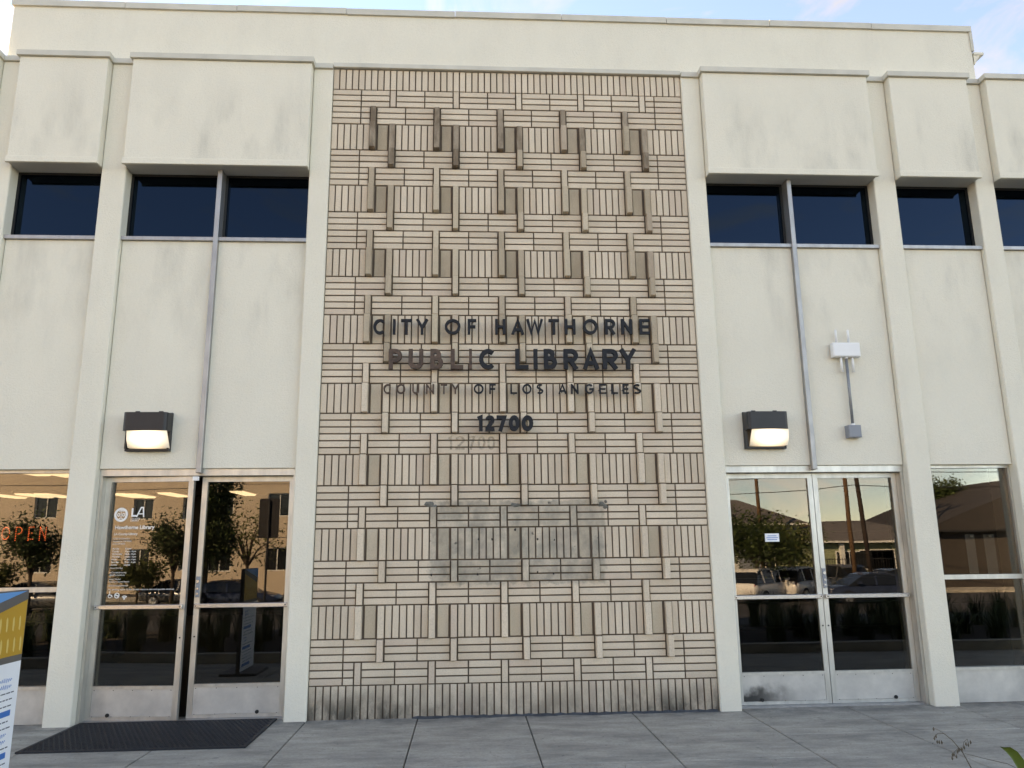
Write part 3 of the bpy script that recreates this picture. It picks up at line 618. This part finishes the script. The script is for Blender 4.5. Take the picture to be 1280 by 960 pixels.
# ------------------------------------------------------------------ lamps on the wall
def wall_lamp(x, label):
    t = thing('wall_lamp', label, 'wall lamp', (x, WALLY, 2.463), 0, 'lit wall lamps over the doors')
    w, hh = .205, .375
    b = MB(); b.cbox(-w, w, -.035, .0, .0, hh, .008); b.build('back_box', 'lamp_metal', t)
    # hood: deep upper half with rounded front corners
    prof = []
    for cx, a0, a1 in ((-w+.035, 180, 270), (w-.035, 270, 360)):
        for i in range(6): an = R(a0+(a1-a0)*i/5); prof.append((cx+.035*math.cos(an), -.125+.035*math.sin(an)))
    poly = [(-w, -.035)]+prof+[(w, -.035)]
    hd = MB(); hd.prism([(p[0], p[1], .185) for p in poly], (0, 0, .175)); hd.build('hood', 'lamp_metal', t)
    lens = MB(); wl = w-.018; n = 10
    for i in range(n+1):
        X = -wl+2*wl*i/n; bul = .022*(1-(X/wl)**2)
        lens.v += [(X, -.036, .024), (X, -.085-bul, .030), (X, -.128-bul, .10), (X, -.140-bul*.7, .184)]
    for i in range(n):
        for k_ in range(3): a = 4*i+k_; lens.f.append((a, a+4, a+5, a+1))
    lens.f.append((0,1,2,3)); lens.f.append(tuple(4*n+k_ for k_ in (3,2,1,0)))
    me = lens.mesh('lens', 'lamp_lens', True); me.transform(Matrix.Translation((0, .10, -.115))); lo = link('lens', me, t); lo.location = (.02, -.10, .115)
    lf = MB(); lf.cbox(-w-.001, w+.001, -.06, -.036, .0, .022, .003).box(-w-.001, -w+.016, -.07, -.036, .022, .184).box(w-.016, w+.001, -.07, -.036, .022, .184); lf.build('lens_frame', 'lamp_metal', t)
    for X in (-.11, .11): MB().box(X-.024, X+.024, -.08, -.05, .3601, .374).tube([(X-.02,-.065,.378),(X+.02,-.065,.378)], .007, 8).build('hinge', 'lamp_metal', t)
wall_lamp(-3.505, 'lit black wall lamp with clear lens over the doors with white lettering')
wall_lamp(2.53, 'lit black wall lamp with clear lens over the closed doors, beside the antenna box')
# wireless antenna box
p0 = at(1056, 438, -.01); t = thing('antenna_box', 'white wall box with four stub antennas above a grey conduit', 'antenna', (p0.x, WALLY, 2.59))
MB().cbox(-.145, .145, -.085, -.022, .815, .965, .010).build('housing', 'white_plastic', t)
MB().box(-.05, .05, -.021, .0, .83, .95).build('bracket', 'conduit', t)
for X, lo_, hi_ in ((-.085, .966, 1.11), (.045, .966, 1.11), (-.055, .66, .814), (.065, .66, .814)): MB().tube([(X,-.05,lo_), (X,-.05,hi_-.012), (X,-.05,hi_)], [.013,.012,.006], 10).build('antenna', 'white_plastic', t, True)
MB().tube([(0,-.05,.80),(0,-.05,.8145)], .018, 10).build('cable_gland', 'white_plastic', t); MB().tube([(0,-.05,.80),(0,-.045,.115)], .0145, 10).build('conduit', 'conduit', t, True)
MB().tube([(0,-.045,.105),(0,-.045,.125)], .02, 10).build('conduit_fitting', 'white_plastic', t)
MB().cbox(-.065, .065, -.085, .0, -.02, .105, .006).build('junction_box', 'grey_box', t)

# ------------------------------------------------------------------ mat in front of the open doors
t = thing('rubber_mat', 'black studded rubber entrance mat in front of the ajar glass doors', 'mat', (-3.05, -.44, GZ))
mm = MB(); mm.prism([(-.87,-.50,0),(.87,-.50,0),(.87,.53,0),(-.87,.53,0)], (0,0,.010)); mm.build('sheet', 'rubber', t)
ed = MB()
for a in ((-.87,.87,-.50,-.47),(-.87,.87,.50,.53),(-.87,-.84,-.47,.50),(.84,.87,-.47,.50)): ed.box(*a, .0101, .0135)
ed.build('rim', 'rubber', t)
st_ = MB()
for i in range(40):
    for j in range(24):
        x, y = -.82+1.64*i/39+(.01 if j % 2 else -.01), -.455+.94*j/23; st_.box(x-.011, x+.011, y-.007, y+.007, .0101, .0145)
tag(st_.build('studs', 'rubber', t), kind='stuff')

# ------------------------------------------------------------------ OPEN sign behind the glass
p0 = at(29, 668, .30); t = thing('led_sign', 'red dotted LED sign reading OPEN inside the window', 'sign', (p0.x, .30, 0))
B('panel', 'inside_dark', t, -.30, .30, .012, .03, 1.60, 1.84); B('stand', 'inside_dark', t, -.02, .02, .031, .05, .0, 1.84)
dots = MB()
for ch, xa, xb in (('O', -.215, -.125), ('P', -.085, -.01), ('E', .035, .105), ('N', .14, .215)):
    for pts, cl in glyph(ch, xb-xa, .135, .02):
        Q = pts+([pts[0]] if cl else [])
        for i in range(len(Q)-1):
            a, b = Vector(Q[i]), Vector(Q[i+1]); n = max(1, int((b-a).length/.0165))
            for k_ in range(n): q = a.lerp(b, k_/n); dots.box(xa+q.x-.0034, xa+q.x+.0034, .006, .0118, 1.645+q.y-.0034, 1.645+q.y+.0034)
dots.build('led_dots', 'led_red', t)

# two white posters behind the window beside the closed doors
for (pa, pb, lab) in (((1206, 668), (1224, 717), 'tall white poster behind the window, next to the dark gap'), ((1229, 668), (1249, 717), 'slightly wider white poster behind the same window')):
    q0, q1 = at(pa[0], pa[1], .16), at(pb[0], pb[1], .16); t = thing('poster', lab, 'poster', (q0.x, .16, 0)); B('sheet', 'paper', t, 0, q1.x-q0.x, 0, .003, q1.z, q0.z); B('tape', 'trim_white', t, .03, .06, -.036, -.0005, q0.z-.03, q0.z-.01)

# ------------------------------------------------------------------ sign board standing in front, edge-on to the wall
KX, KY = -3.24, -2.27; top = atx(37, 737, KX); KH = top.z
t = thing('sign_board', 'tall printed sign board in blue and yellow with a white notice sheet', 'sign', (KX, KY, GZ))
KH -= GZ
MB().box(-.05, -.001, -.62, 0, .03, KH).build('board', 'print_grey', t); MB().box(-.25, .2, -.62, 0.0, 0, .0295).build('base', 'print_grey', t)
def kp(px, py): q = atx(px, py, KX); return (q.y-KY, q.z-GZ)
def area(nm, mat, pts, lay=1): MB().prism([(-.0005, a, b) for a, b in pts], (.0006*lay+.0006, 0, 0)).build(nm, mat, t)
yl = kp(0, 760)[0]                       # how far along the board the picture's edge lies
zl1, zl2 = kp(0, 754)[1], kp(0, 766)[1]; zr1, zr2 = kp(37, 738)[1], kp(36.5, 747)[1]
ext = lambda a, b: b+(a-b)*(.615/abs(yl))    # straight on to the near end
area('blue_print', 'print_sky', [(-.02, KH-.006), (-.615, KH-.006), (-.615, ext(zl1, zr1))])
zy = kp(28.2, 816.7)[1]; zw = kp(27, 825)[1]
area('yellow_print', 'print_yellow', [(-.006, zr2-.01), (-.615, ext(zl2, zr2)), (-.615, zy), (-.006, zy)])
for i in range(8):
    for j in range(3):
        y = -.03-.068*i-(.03 if j == 1 else 0); z_ = zy+.05+j*.125
        if z_+.07 < zr2+(ext(zl2, zr2)-zr2)*(-y)-.02: area('drop_print', 'print_pale', [(y, z_-.03), (y-.012, z_-.02), (y-.016, z_+.045), (y-.008, z_+.06), (y, z_+.045), (y+.004, z_+.01)], 2)
area('notice_sheet', 'paper', [(-.004, .05), (-.615, .05), (-.615, zw), (-.004, zw)])
zz = zw-.10
for r_ in range(17):
    if r_ in (5, 11, 16): area('blue_bar', 'print_blue', [(-.06, zz-.022), (-.40, zz-.022), (-.40, zz+.012), (-.06, zz+.012)], 2); zz -= .052; continue
    if r_ in (0, 1, 8, 9):
        pts = [(-.08-.006*i, zz+.010*math.sin(i*1.9)+.004*math.sin(i*4.1)) for i in range(26)]
        sq = MB().ribbon(pts, .0035, 0, .0006); me = sq.mesh('script_print', 'print_blue'); me.transform(Matrix.Translation((.0012, 0, 0)) @ Matrix.Rotation(R(90), 4, 'Z')); link('script_print', me, t)
    else:
        y = -.045-random.random()*.03; n = 0
        while y > -.52+random.random()*.08:
            w = random.uniform(.015, .05); area('print_line', 'print_ink', [(y, zz-.004), (y-w, zz-.004), (y-w, zz+.003), (y, zz+.003)], 2); y -= w+.008; n += 1
    zz -= .038

# ------------------------------------------------------------------ planting
def strap(seed, h, n, mat='leaf_strap', wd=.016):
    rnd = random.Random(seed); b = MB()
    for i in range(n):
        an = rnd.uniform(0, 2*math.pi); hh = h*rnd.uniform(.6, 1.05); out_ = hh*rnd.uniform(.15, .75); c, s = math.cos(an), math.sin(an); bx, by = rnd.gauss(0, .05), rnd.gauss(0, .05); k0 = len(b.v); w = wd*rnd.uniform(.6, 1.2)
        for j in range(6):
            u = j/5; r_ = out_*u*u+.02*u; z_ = hh*(u-.28*u**3*(out_/hh)); ww = w*(1-u)**.6*.5+.0005
            b.v += [(bx+c*r_-s*ww, by+s*r_+c*ww, z_), (bx+c*r_+s*ww, by+s*r_-c*ww, z_)]
        for j in range(5): b.f.append((k0+2*j, k0+2*j+1, k0+2*j+3, k0+2*j+2))
    return b
variants = [strap(40+i, .58, 110).mesh('blades', 'leaf_strap') for i in range(4)]
rnd = random.Random(5)
for i in range(120):
    x = -10.2+20.4*(i+.5)/120+rnd.uniform(-.2, .2); y = (-4.0, -4.8, -5.6, -6.4)[i % 4]+rnd.uniform(-.25, .25)
    t = thing('strappy_plant', 'clump of dark strappy leaves in the planting bed facing the library', 'plant', (x, y, .07), rnd.uniform(0, 6), 'strappy plants in the planting bed')
    t.scale = (1, 1, rnd.uniform(.8, 1.05)*(.9 if y > -4.4 else 1.05 if y > -5.2 else 1.25)); link('leaves', variants[i % 4], t)
# two weeds that rise into the corner of the picture
P = at(1178, 900, -3.9); G0 = at(1225, 1080, -3.9)
t = thing('wild_grass', 'thin dry grass stalk with drooping seed heads in front of the paving', 'weed', (G0.x, -3.9, .07))
def rel(px, py, y=-3.9): q = at(px, py, y); return Vector((q.x-G0.x, y+3.9, q.z-.07))
stk = MB(); main = [Vector((0,0,0)), rel(1222, 990), rel(1214, 960), rel(1203, 940), rel(1190, 925), rel(1180, 917), rel(1172, 917), rel(1168, 922)]
stk.tube(main, [.0035,.003,.0026,.0022,.002,.0016,.0013,.001], 5); stk.tube([rel(1203, 939), rel(1205, 927), rel(1209, 924), rel(1211, 930)], .0012, 5); stk.tube([rel(1203, 940), rel(1198, 935), rel(1193, 940), rel(1191, 946)], .0012, 5); stk.tube([rel(1180,917), rel(1172,912), rel(1168, 911)], .001, 5)
stk.tube([Vector((.06,.02,0)), rel(1290, 970), rel(1260, 955), rel(1230, 948), rel(1206, 942)], [.002,.0016,.0014,.0012,.001], 5)
stk.build('stalk', 'dry_stalk', t)
sd_ = MB()
for px, py in ((1168,923),(1171,926),(1174,927),(1178,928),(1170,920),(1211,931),(1208,929),(1212,928),(1206,934),(1191,947),(1193,942),(1196,940),(1199,937),(1190,943),(1195,946),(1201,936),(1168,911)):
    q = rel(px+random.uniform(-1, 1), py+random.uniform(-1, 1)); sd_.tube([q+Vector((0,0,.008)), q+Vector((random.uniform(-.002,.002),0,-.002)), q+Vector((0,0,-.010))], [.0008,.0042,.0008], 6)
tag(sd_.build('seeds', 'dry_stalk', t), kind='stuff')
B0 = at(1290, 1080, -4.05)
t = thing('broadleaf_weed', 'fresh green arching leaf blade at the edge of the planting bed', 'weed', (B0.x, -4.05, .07))
lf = MB(); pts = []
for (px, py, wpx) in ((1296,1080,5),(1290,1000,10),(1282,972,13),(1274,955,13),(1266,943,11),(1258,936,8),(1252,934,2)):
    q = at(px, py, -4.05); pts.append((q.x-B0.x, q.z-.07, wpx*4.0/FPX))
for i, (x, z_, w) in enumerate(pts): lf.v += [(x-w*.32, -.012, z_-w*.30), (x, .012, z_), (x+w*.32, -.012, z_+w*.30)]
for i in range(len(pts)-1):
    for k_ in (0, 1): a = 3*i+k_; lf.f.append((a, a+1, a+4, a+3))
lf.build('leaf', 'leaf_fresh', t, True)
link('lower_leaves', strap(99, .30, 10, wd=.03).mesh('lower_leaves', 'leaf_fresh'), t)

# ------------------------------------------------------------------ across the street (what the glass reflects)
def tree(label, base, h, rad, nleaf, mat, seed, leaf=.13, clump=9, drop=0.0, name='street_tree', low=.35):
    rnd = random.Random(seed); t = thing(name, label, 'tree', base, 0)
    tr_ = MB(); fork = h*.42; tr_.tube([(0,0,0), (.05,.03,fork*.5), (.0,.0,fork)], [h*.028, h*.021, h*.018], 8); tips = []
    for i in range(clump):
        an = 2*math.pi*i/clump+rnd.uniform(-.3, .3); rr = rad*rnd.uniform(.35, .9); z_ = h*rnd.uniform(low+.15, .93); q = Vector((math.cos(an)*rr, math.sin(an)*rr, z_)); m_ = Vector((q.x*.35, q.y*.35, fork+(z_-fork)*.55)); tr_.tube([(0,0,fork*.92), m_, q], [h*.013, h*.008, h*.003], 6); tips += [q, m_.lerp(q, .6), q+Vector((rnd.gauss(0, rad*.25), rnd.gauss(0, rad*.25), rnd.gauss(0, h*.06)))]
    tr_.build('trunk', 'bark', t); cr_ = MB()
    for i in range(nleaf):
        q = rnd.choice(tips); s = rad*.27; p = q+Vector((rnd.gauss(0, s), rnd.gauss(0, s), rnd.gauss(0, s*.8)-abs(rnd.gauss(0, drop)))); a = leaf*rnd.uniform(.6, 1.3); d1 = Vector((rnd.gauss(0,1), rnd.gauss(0,1), rnd.gauss(0,.7)-drop)).normalized(); d2 = d1.cross(Vector((rnd.gauss(0,1), rnd.gauss(0,1), rnd.gauss(0,1)))).normalized()
        cr_.sheet([p-d1*a, p+d2*a*.36, p+d1*a, p-d2*a*.36])
    link('crown', cr_.mesh('crown', mat), t); return t
def foot(px, Y): p = mir(px, 684, Y); return (p.x, Y, G2)
# tan apartment block
AY = -44.0
lo_, hi_ = mir(-420, 700, AY).x, mir(392, 700, AY).x
AB = thing('apartment_block', 'tan stucco apartment block with rows of dark recessed windows', 'building', (lo_, AY, G2))
AW = hi_-lo_; AH = 14.5
ww_, wh_ = 1.5, 1.45; c0 = mir(278, 632, AY).x-lo_; r0 = mir(278, 632, AY).z-G2
colx = [c0+3.7*k_ for k_ in range(-14, 3)]; colx = [c for c in colx if 1.2 < c < AW-1.0]; rowz = [r0-3.45, r0, r0+3.45, r0+6.9]
rowz = [z_ for z_ in rowz if .9 < z_ < AH-1]
# wall built round the openings
wl = MB(); zc = 0
for z_ in rowz:
    wl.box(0, AW, -.3, 0, zc, z_-wh_/2); xc = 0
    for c in colx: wl.box(xc, c-ww_/2, -.3, 0, z_-wh_/2, z_+wh_/2); xc = c+ww_/2
    wl.box(xc, AW, -.3, 0, z_-wh_/2, z_+wh_/2); zc = z_+wh_/2
wl.box(0, AW, -.3, 0, zc, AH); wl.box(0, .3, -12, -.3, 0, AH).box(AW-.3, AW, -12, -.3, 0, AH).box(.3, AW-.3, -12, -11.7, 0, AH)
wl.build('wall', 'tan_stucco', AB); B('roof', 'roofing', AB, -.2, AW+.2, -12.1, .15, AH+.002, AH+.3)
for z_ in rowz: B('score_line', 'brown_stucco', AB, 0, AW, .001, .012, z_+wh_/2+.62, z_+wh_/2+.66)
wf = MB(); wf.box(-ww_/2, ww_/2, -.22, -.10, -wh_/2, -wh_/2+.07).box(-ww_/2, ww_/2, -.22, -.10, wh_/2-.07, wh_/2).box(-ww_/2, -ww_/2+.07, -.22, -.10, -wh_/2+.07, wh_/2-.07).box(ww_/2-.07, ww_/2, -.22, -.10, -wh_/2+.07, wh_/2-.07).box(-.03, .03, -.22, -.12, -wh_/2+.07, wh_/2-.07)
wfm = wf.mesh('window', 'trim_white'); pm = MB().box(-ww_/2+.07, ww_/2-.07, -.2, -.19, -wh_/2+.07, wh_/2-.07).mesh('pane', 'car_glass'); cm = MB()
for i in range(10): cm.box(-ww_/2+.08+i*.135, -ww_/2+.15+i*.135, -.29, -.26, -wh_/2, wh_/2)
cm = cm.mesh('blind', 'curtain')
for z_ in rowz:
    for c in colx: o = link('window', wfm, AB); o.location = (c, 0, z_); link('pane', pm, o); link('blind', cm, o)
# houses
def house(name, label, x, Y, w, d, h, rh, wall, roof, gable_front=False, wins=()):
    t = thing(name, label, 'house', (x, Y, G2)); B('wall', wall, t, 0, w, -d, 0, 0, h); r_ = MB(); e = .45
    if gable_front: r_.prism([(-e,e,h-.05),(w+e,e,h-.05),(w/2,e,h+rh)], (0,-d-2*e,0))
    else:
        k0 = len(r_.v); r_.v += [(-e,e,h),(w+e,e,h),(w+e,-d-e,h),(-e,-d-e,h),(d*.45,-d/2,h+rh),(w-d*.45,-d/2,h+rh),(-e,e,h-.15),(w+e,e,h-.15),(w+e,-d-e,h-.15),(-e,-d-e,h-.15)]
        r_.f += [(0,1,5,4),(1,2,5),(2,3,4,5),(3,0,4),(6,7,1,0),(7,8,2,1),(8,9,3,2),(9,6,0,3),(9,8,7,6)]
    ro = r_.build('roof', roof, t); B('gutter', 'iron' if gable_front else 'trim_white', ro, -e, w+e, e+.002, e+.10, h-.16, h-.04)
    if gable_front: pass
    for (a, z_, w2, h2) in wins:
        f = B('window', 'trim_white', t, a-w2/2-.08, a+w2/2+.08, .002, .06, z_-h2/2-.08, z_+h2/2+.08); B('pane', 'car_glass', f, a-w2/2, a-.03, .061, .07, z_-h2/2, z_+h2/2); B('pane', 'car_glass', f, a+.03, a+w2/2, .061, .07, z_-h2/2, z_+h2/2)
    B('door', 'trim_white', t, w*.32, w*.32+.95, .003, .05, 0, 2.05); return t
HY = -42.0; a, b = mir(1000, 680, HY), mir(1150, 680, HY); he = mir(1060, 675, HY).z-G2
gh_ = house('house', 'olive green two-storey house with grey hip roof across the street', a.x, HY, b.x-a.x+2, 8, he, 1.35, 'green_siding', 'shingle', False, ((3.2, he-1.3, 1.6, 1.1), ((mir(1095,680,HY).x-a.x), he-1.25, 2.2, 1.15), (5.4, 1.7, 1.4, 1.2)))
B('post', 'trim_white', gh_, mir(1050,700,HY).x-a.x, mir(1050,700,HY).x-a.x+.25, .05, .3, 0, he-.2)
a2 = mir(905, 670, -56); hh2 = mir(1000, 653, -56).z
house('house', 'long low house with rusty tiled roof behind the olive green house', a2.x-2, -58, 36, 10, hh2-1.2-G2, 1.2, 'brown_stucco', 'shingle_red', False, ((4, 3, 1.5, 1.2), (9, 3, 1.5, 1.2), (15, 3, 1.5, 1.2)))
a3 = mir(1160, 690, -40); house('house', 'brown house with a broad front gable, coloured dark as an unlit silhouette, beside the utility poles', a3.x, -40, 17, 11, 3.6, 3.4, 'brown_stucco', 'shingle_silhouette', True, ((12, 1.7, 1.6, 1.2),))  # wall and roof colours darkened so the sunlit house reads as unlit
a4 = mir(915, 700, -46); house('house', 'small grey stone house half hidden by the leafy street tree', a4.x-3, -46, 8, 7, 4.3, 1.8, 'grey_box', 'shingle', False, ((2, 1.6, 1.3, 1.1), (6, 1.6, 1.3, 1.1)))
# utility poles and wires
def pole(label, px, Y, lean, mat, h=11.5):
    b = foot(px, Y); t = thing('utility_pole', label, 'utility pole', b); MB().tube([(0,0,0), (lean*.5,0,h*.5), (lean,0,h)], [.13,.115,.09], 10).build('pole', mat, t, True)
    MB().box(lean*.93-1.2, lean*.93+1.2, -.06, .06, h*.91, h*.925).build('crossarm', mat, t)
    for X in (-1.1, -.5, .5, 1.1): MB().tube([(lean*.93+X,0,h*.925),(lean*.93+X,0,h*.925+.18)], .05, 8).build('insulator', 'grey_box', t)
    return Vector(b), lean, h
pA = pole('sunlit brown wooden utility pole with crossarm by the parked cars', 1066, -35.2, -.15, 'pole_wood', 13); pB = pole('dark leaning wooden utility pole next to the brown pole', 1087, -33.2, -.75, 'pole_dark', 13); pC = pole('thin wooden utility pole rising out of the street tree', 952, -43, -.1, 'pole_wood', 15)
for i, (z1, z2) in enumerate(((11.0, 10.75), (11.0, 10.75), (6.0, 5.4), (5.2, 4.6))):
    a = Vector((pC[0].x-20, -43, z1+1)); b = Vector((pB[0].x-.68+(-.5, .5, -.05, 0)[i], -33.2+(0, 0, .15, .16)[i], z2)); c = Vector((pB[0].x+30, -30, z2+1.6)); pts = []
    for u in range(13): q = a.lerp(b, u/12); q.z -= .9*(1-(2*u/12-1)**2); pts.append(q)
    for u in range(1, 13): q = b.lerp(c, u/12); q.z -= .8*(1-(2*u/12-1)**2); pts.append(q)
    tag(MB().tube(pts, .022, 5).build('overhead_wire', 'wire'), ('topmost black wire strung along the crossarms of the utility poles', 'second black wire strung along the crossarms of the utility poles', 'thick black wire strung halfway up the utility poles', 'lowest black wire strung along the utility poles')[i], 'wire')
# traffic sign seen from behind
sp = mir(337, 648, -13.0); h1, h2 = mir(337, 624, -13).z, mir(337, 672, -13).z
t = thing('road_sign', 'dark back of a tall rounded road sign on a pole at the kerb', 'road sign', (sp.x, -13, G2)); hw = mir(349.5, 648, -13).x-sp.x; rc = .05; pr = []
for cx, cz, a0 in ((hw-rc, h1-rc, 0), (-hw+rc, h1-rc, 90), (-hw+rc, h2+rc, 180), (hw-rc, h2+rc, 270)):
    for i in range(5): an = R(a0+90*i/4); pr.append((cx+rc*math.cos(an), .03, cz+rc*math.sin(an)-G2))
MB().prism(pr, (0,-.01,0)).build('plate', 'sign_back', t); MB().tube([(0,.05,0),(0,.05,h1-G2-.05)], .03, 8).build('post', 'sign_back', t)
# iron fence in front of the green house
ft = thing('iron_fence', 'black iron picket fence in front of the olive green house', 'fence', (mir(985,710,-38.8).x, -38.8, G2)); fw_ = mir(1150,710,-38.8).x-ft.location.x
fh = mir(1060, 697, -38.8).z-G2
for z_ in (.15, fh-.1): B('rail', 'iron', ft, 0, fw_, -.02, .02, z_, z_+.04)
pk = MB().box(-.012, .012, -.012, .012, 0, 1).mesh('picket', 'iron')
for i in range(int(fw_/.16)): o = link('picket', pk, ft); o.location = (.08+i*.16, 0, 0); o.scale.z = fh
# trees
tree('dense dark street tree with a broad crown facing the doors with white lettering', foot(180, -30), 5.6, 2.4, 8000, 'leaf_dark', 3, .11, 14)
tree('broad leafy tree in front of the tan block, reflected behind the white lettering', (-20.6, -30, G2), 4.3, 1.3, 3500, 'leaf_dark', 21, .11, 13)
tree('tall drooping tree with hanging foliage in front of the tan block', foot(256, -31), 8.6, 1.15, 14000, 'leaf_dark', 4, .12, 12, .6, 'drooping_tree', .15)
tree('small airy tree with forked trunk in front of the tan block', foot(310, -38), 5.0, 2.2, 900, 'leaf_olive', 6, .13, 10)
tree('leafy olive street tree reflected beside the small notice', foot(944, -31), 4.5, 1.8, 6500, 'leaf_dark', 8, .11, 13)
tree('olive green tree between the stone house and the parked cars', foot(985, -37), 4.0, 1.4, 3500, 'leaf_olive', 9, .11)
tree('small rounded tree silhouetted beside the dark gabled house', foot(1187, -48), 7.2, 1.4, 4000, 'leaf_dark', 10, .13, 9, 0, 'street_tree', .6)
tree('yellowish street tree facing the window with the OPEN sign', foot(-8, -31), 2.6, 1.2, 2500, 'leaf_olive', 12, .11)
# parked cars
def car(label, x, y, rz, paint, kind='suv'):
    Lh, wd, rf, belt = (2.25, .92, 1.66, 1.02) if kind == 'suv' else (2.35, .90, 1.44, .92)
    t = thing('parked_car', label, 'car', (x, y, G2-.012), rz, 'cars parked along the street')
    if kind == 'suv': prof = [(-2.25,.42,.80),(-2.2,.35,.98),(-1.9,.3,1.02),(-1.2,.28,1.03),(0,.27,1.03),(1.0,.28,1.02),(1.7,.3,.96),(2.1,.33,.84),(2.25,.42,.68)]
    else: prof = [(-2.35,.42,.74),(-2.28,.34,.92),(-1.7,.28,.95),(-.9,.26,.93),(0,.25,.92),(.9,.26,.92),(1.6,.28,.86),(2.15,.32,.74),(2.35,.40,.60)]
    def loft(st, n=12):
        m_ = MB(); 
        for (X, ring) in st: m_.v += [(X, p[0], p[1]) for p in ring]
        k_ = len(st[0][1])
        for i in range(len(st)-1):
            for j in range(k_): a = i*k_+j; b = i*k_+(j+1) % k_; m_.f.append((a, b, b+k_, a+k_))
        m_.f.append(tuple(range(k_))); m_.f.append(tuple((len(st)-1)*k_+j for j in reversed(range(k_)))); return m_
    def ring(w, z0, z1): h = z1-z0; half = [(w*.86, z0), (w*.98, z0+h*.2), (w, z0+h*.5), (w*.975, z0+h*.8), (w*.86, z1-.015), (w*.5, z1)]; return half+[(-a, b) for a, b in reversed(half)]
    bo = loft([(X, ring(wd*(1-.13*(abs(X)/Lh)**6), z0, z1)) for X, z0, z1 in prof]).build('body', paint, t, True)
    if kind == 'suv': cab = [(-2.1, .98, 1.0), (-1.75, 1.0, 1.5), (-1.5, 1.0, 1.62), (-.3, 1.0, 1.64), (.35, 1.0, 1.56), (1.15, .99, 1.02)]
    else: cab = [(-1.75, .92, .95), (-1.2, .92, 1.25), (-.75, .92, 1.40), (.1, .92, 1.43), (.55, .91, 1.34), (1.3, .89, .91)]
    def cring(z0, z1, s=1.0): w0, w1 = wd*.93*s, wd*.93*s-.30*(z1-z0); half = [(w0, z0-.02), (w1+.02, z1-.06), (w1-.05, z1)]; return half+[(-a, b) for a, b in reversed(half)]
    loft([(X, cring(z0, z1)) for X, z0, z1 in cab]).build('glazing', 'car_glass', t)
    rfm = MB(); rs = [c for c in cab if c[2] > (1.45 if kind == 'suv' else 1.2)]
    for i in range(len(rs)-1):
        (xa, z0, za), (xb, z2, zb_) = rs[i], rs[i+1]; wa, wb = wd*.93-.30*(za-z0)+.01, wd*.93-.30*(zb_-z2)+.01
        rfm.prism([(xa,-wa,za-.05),(xb,-wb,zb_-.05),(xb,wb,zb_-.05),(xa,wa,za-.05)], (0,0,.075))
    for sg in (-1, 1):
        for X in (-1.05, -.05) if kind != 'suv' else (-1.35, -.35, .35): rfm.prism([(X,sg*(wd*.93+.005),belt-.03),(X+.09,sg*(wd*.93+.005),belt-.03),(X+.07,sg*(wd*.93-.30*(rf-belt)+.06),rf-.12),(X-.01,sg*(wd*.93-.30*(rf-belt)+.06),rf-.12)], (0,-sg*.03,0))
    rfm.build('roof', paint, t)
    for sg in (-1, 1):
        MB().prism([(-Lh+.03,sg*wd*.52,.80),(-Lh+.03,sg*wd*.86,.80),(-Lh+.06,sg*wd*.86,.94),(-Lh+.06,sg*wd*.55,.94)], (.12,0,0)).build('tail_light', 'tail_red', t)
        MB().prism([(Lh-.10,sg*wd*.52,.58),(Lh-.10,sg*wd*.84,.58),(Lh-.16,sg*wd*.84,.72),(Lh-.16,sg*wd*.55,.72)], (-.12,0,0)).build('headlight', 'head_clear', t)
        MB().prism([(.75,sg*wd*.95,belt),(.95,sg*wd*.95,belt),(.95,sg*(wd+.14),belt+.03),(.78,sg*(wd+.14),belt+.03)], (0,0,.12)).build('mirror', paint, t)
        for X in (-1.38, 1.42):
            wl_ = MB().tube([(X,sg*(wd-.20),.33),(X,sg*(wd+.005),.33)], .335, 20).build('wheel', 'rubber', t); MB().tube([(X,sg*(wd+.0),.33),(X,sg*(wd+.014),.33)], .215, 14).build('rim', 'rim_metal', wl_)
    MB().box(-Lh-.005, -Lh+.03, -.25, .25, .56, .70).build('number_plate', 'trim_white', t)
    return t
def park(px, Y, rz, paint, label, kind='suv'): car(label, mir(px, 730, Y).x, Y, R(rz), paint, kind)
park(952, -31.5, -42, 'car_white', 'white compact sport utility car parked rear first beside the street tree')
park(1000, -33, -42, 'car_white', 'white sport utility car parked next to the other white car')
park(1085, -29.5, 180, 'car_blue', 'dark blue sedan parked along the kerb in front of the poles', 'sedan')
park(1115, -34.5, 175, 'car_black', 'black sedan parked in front of the iron fence', 'sedan')
park(1045, -37.2, -100, 'car_grey', 'grey sport utility car parked beyond the white cars')
park(205, -31, 8, 'car_black', 'black sport utility car parked along the kerb near the dense tree')
park(290, -31.5, 0, 'car_blue', 'dark sedan parked along the kerb by the road sign', 'sedan')
park(60, -32, 5, 'car_grey', 'grey sedan parked along the kerb near the yellowish tree', 'sedan')
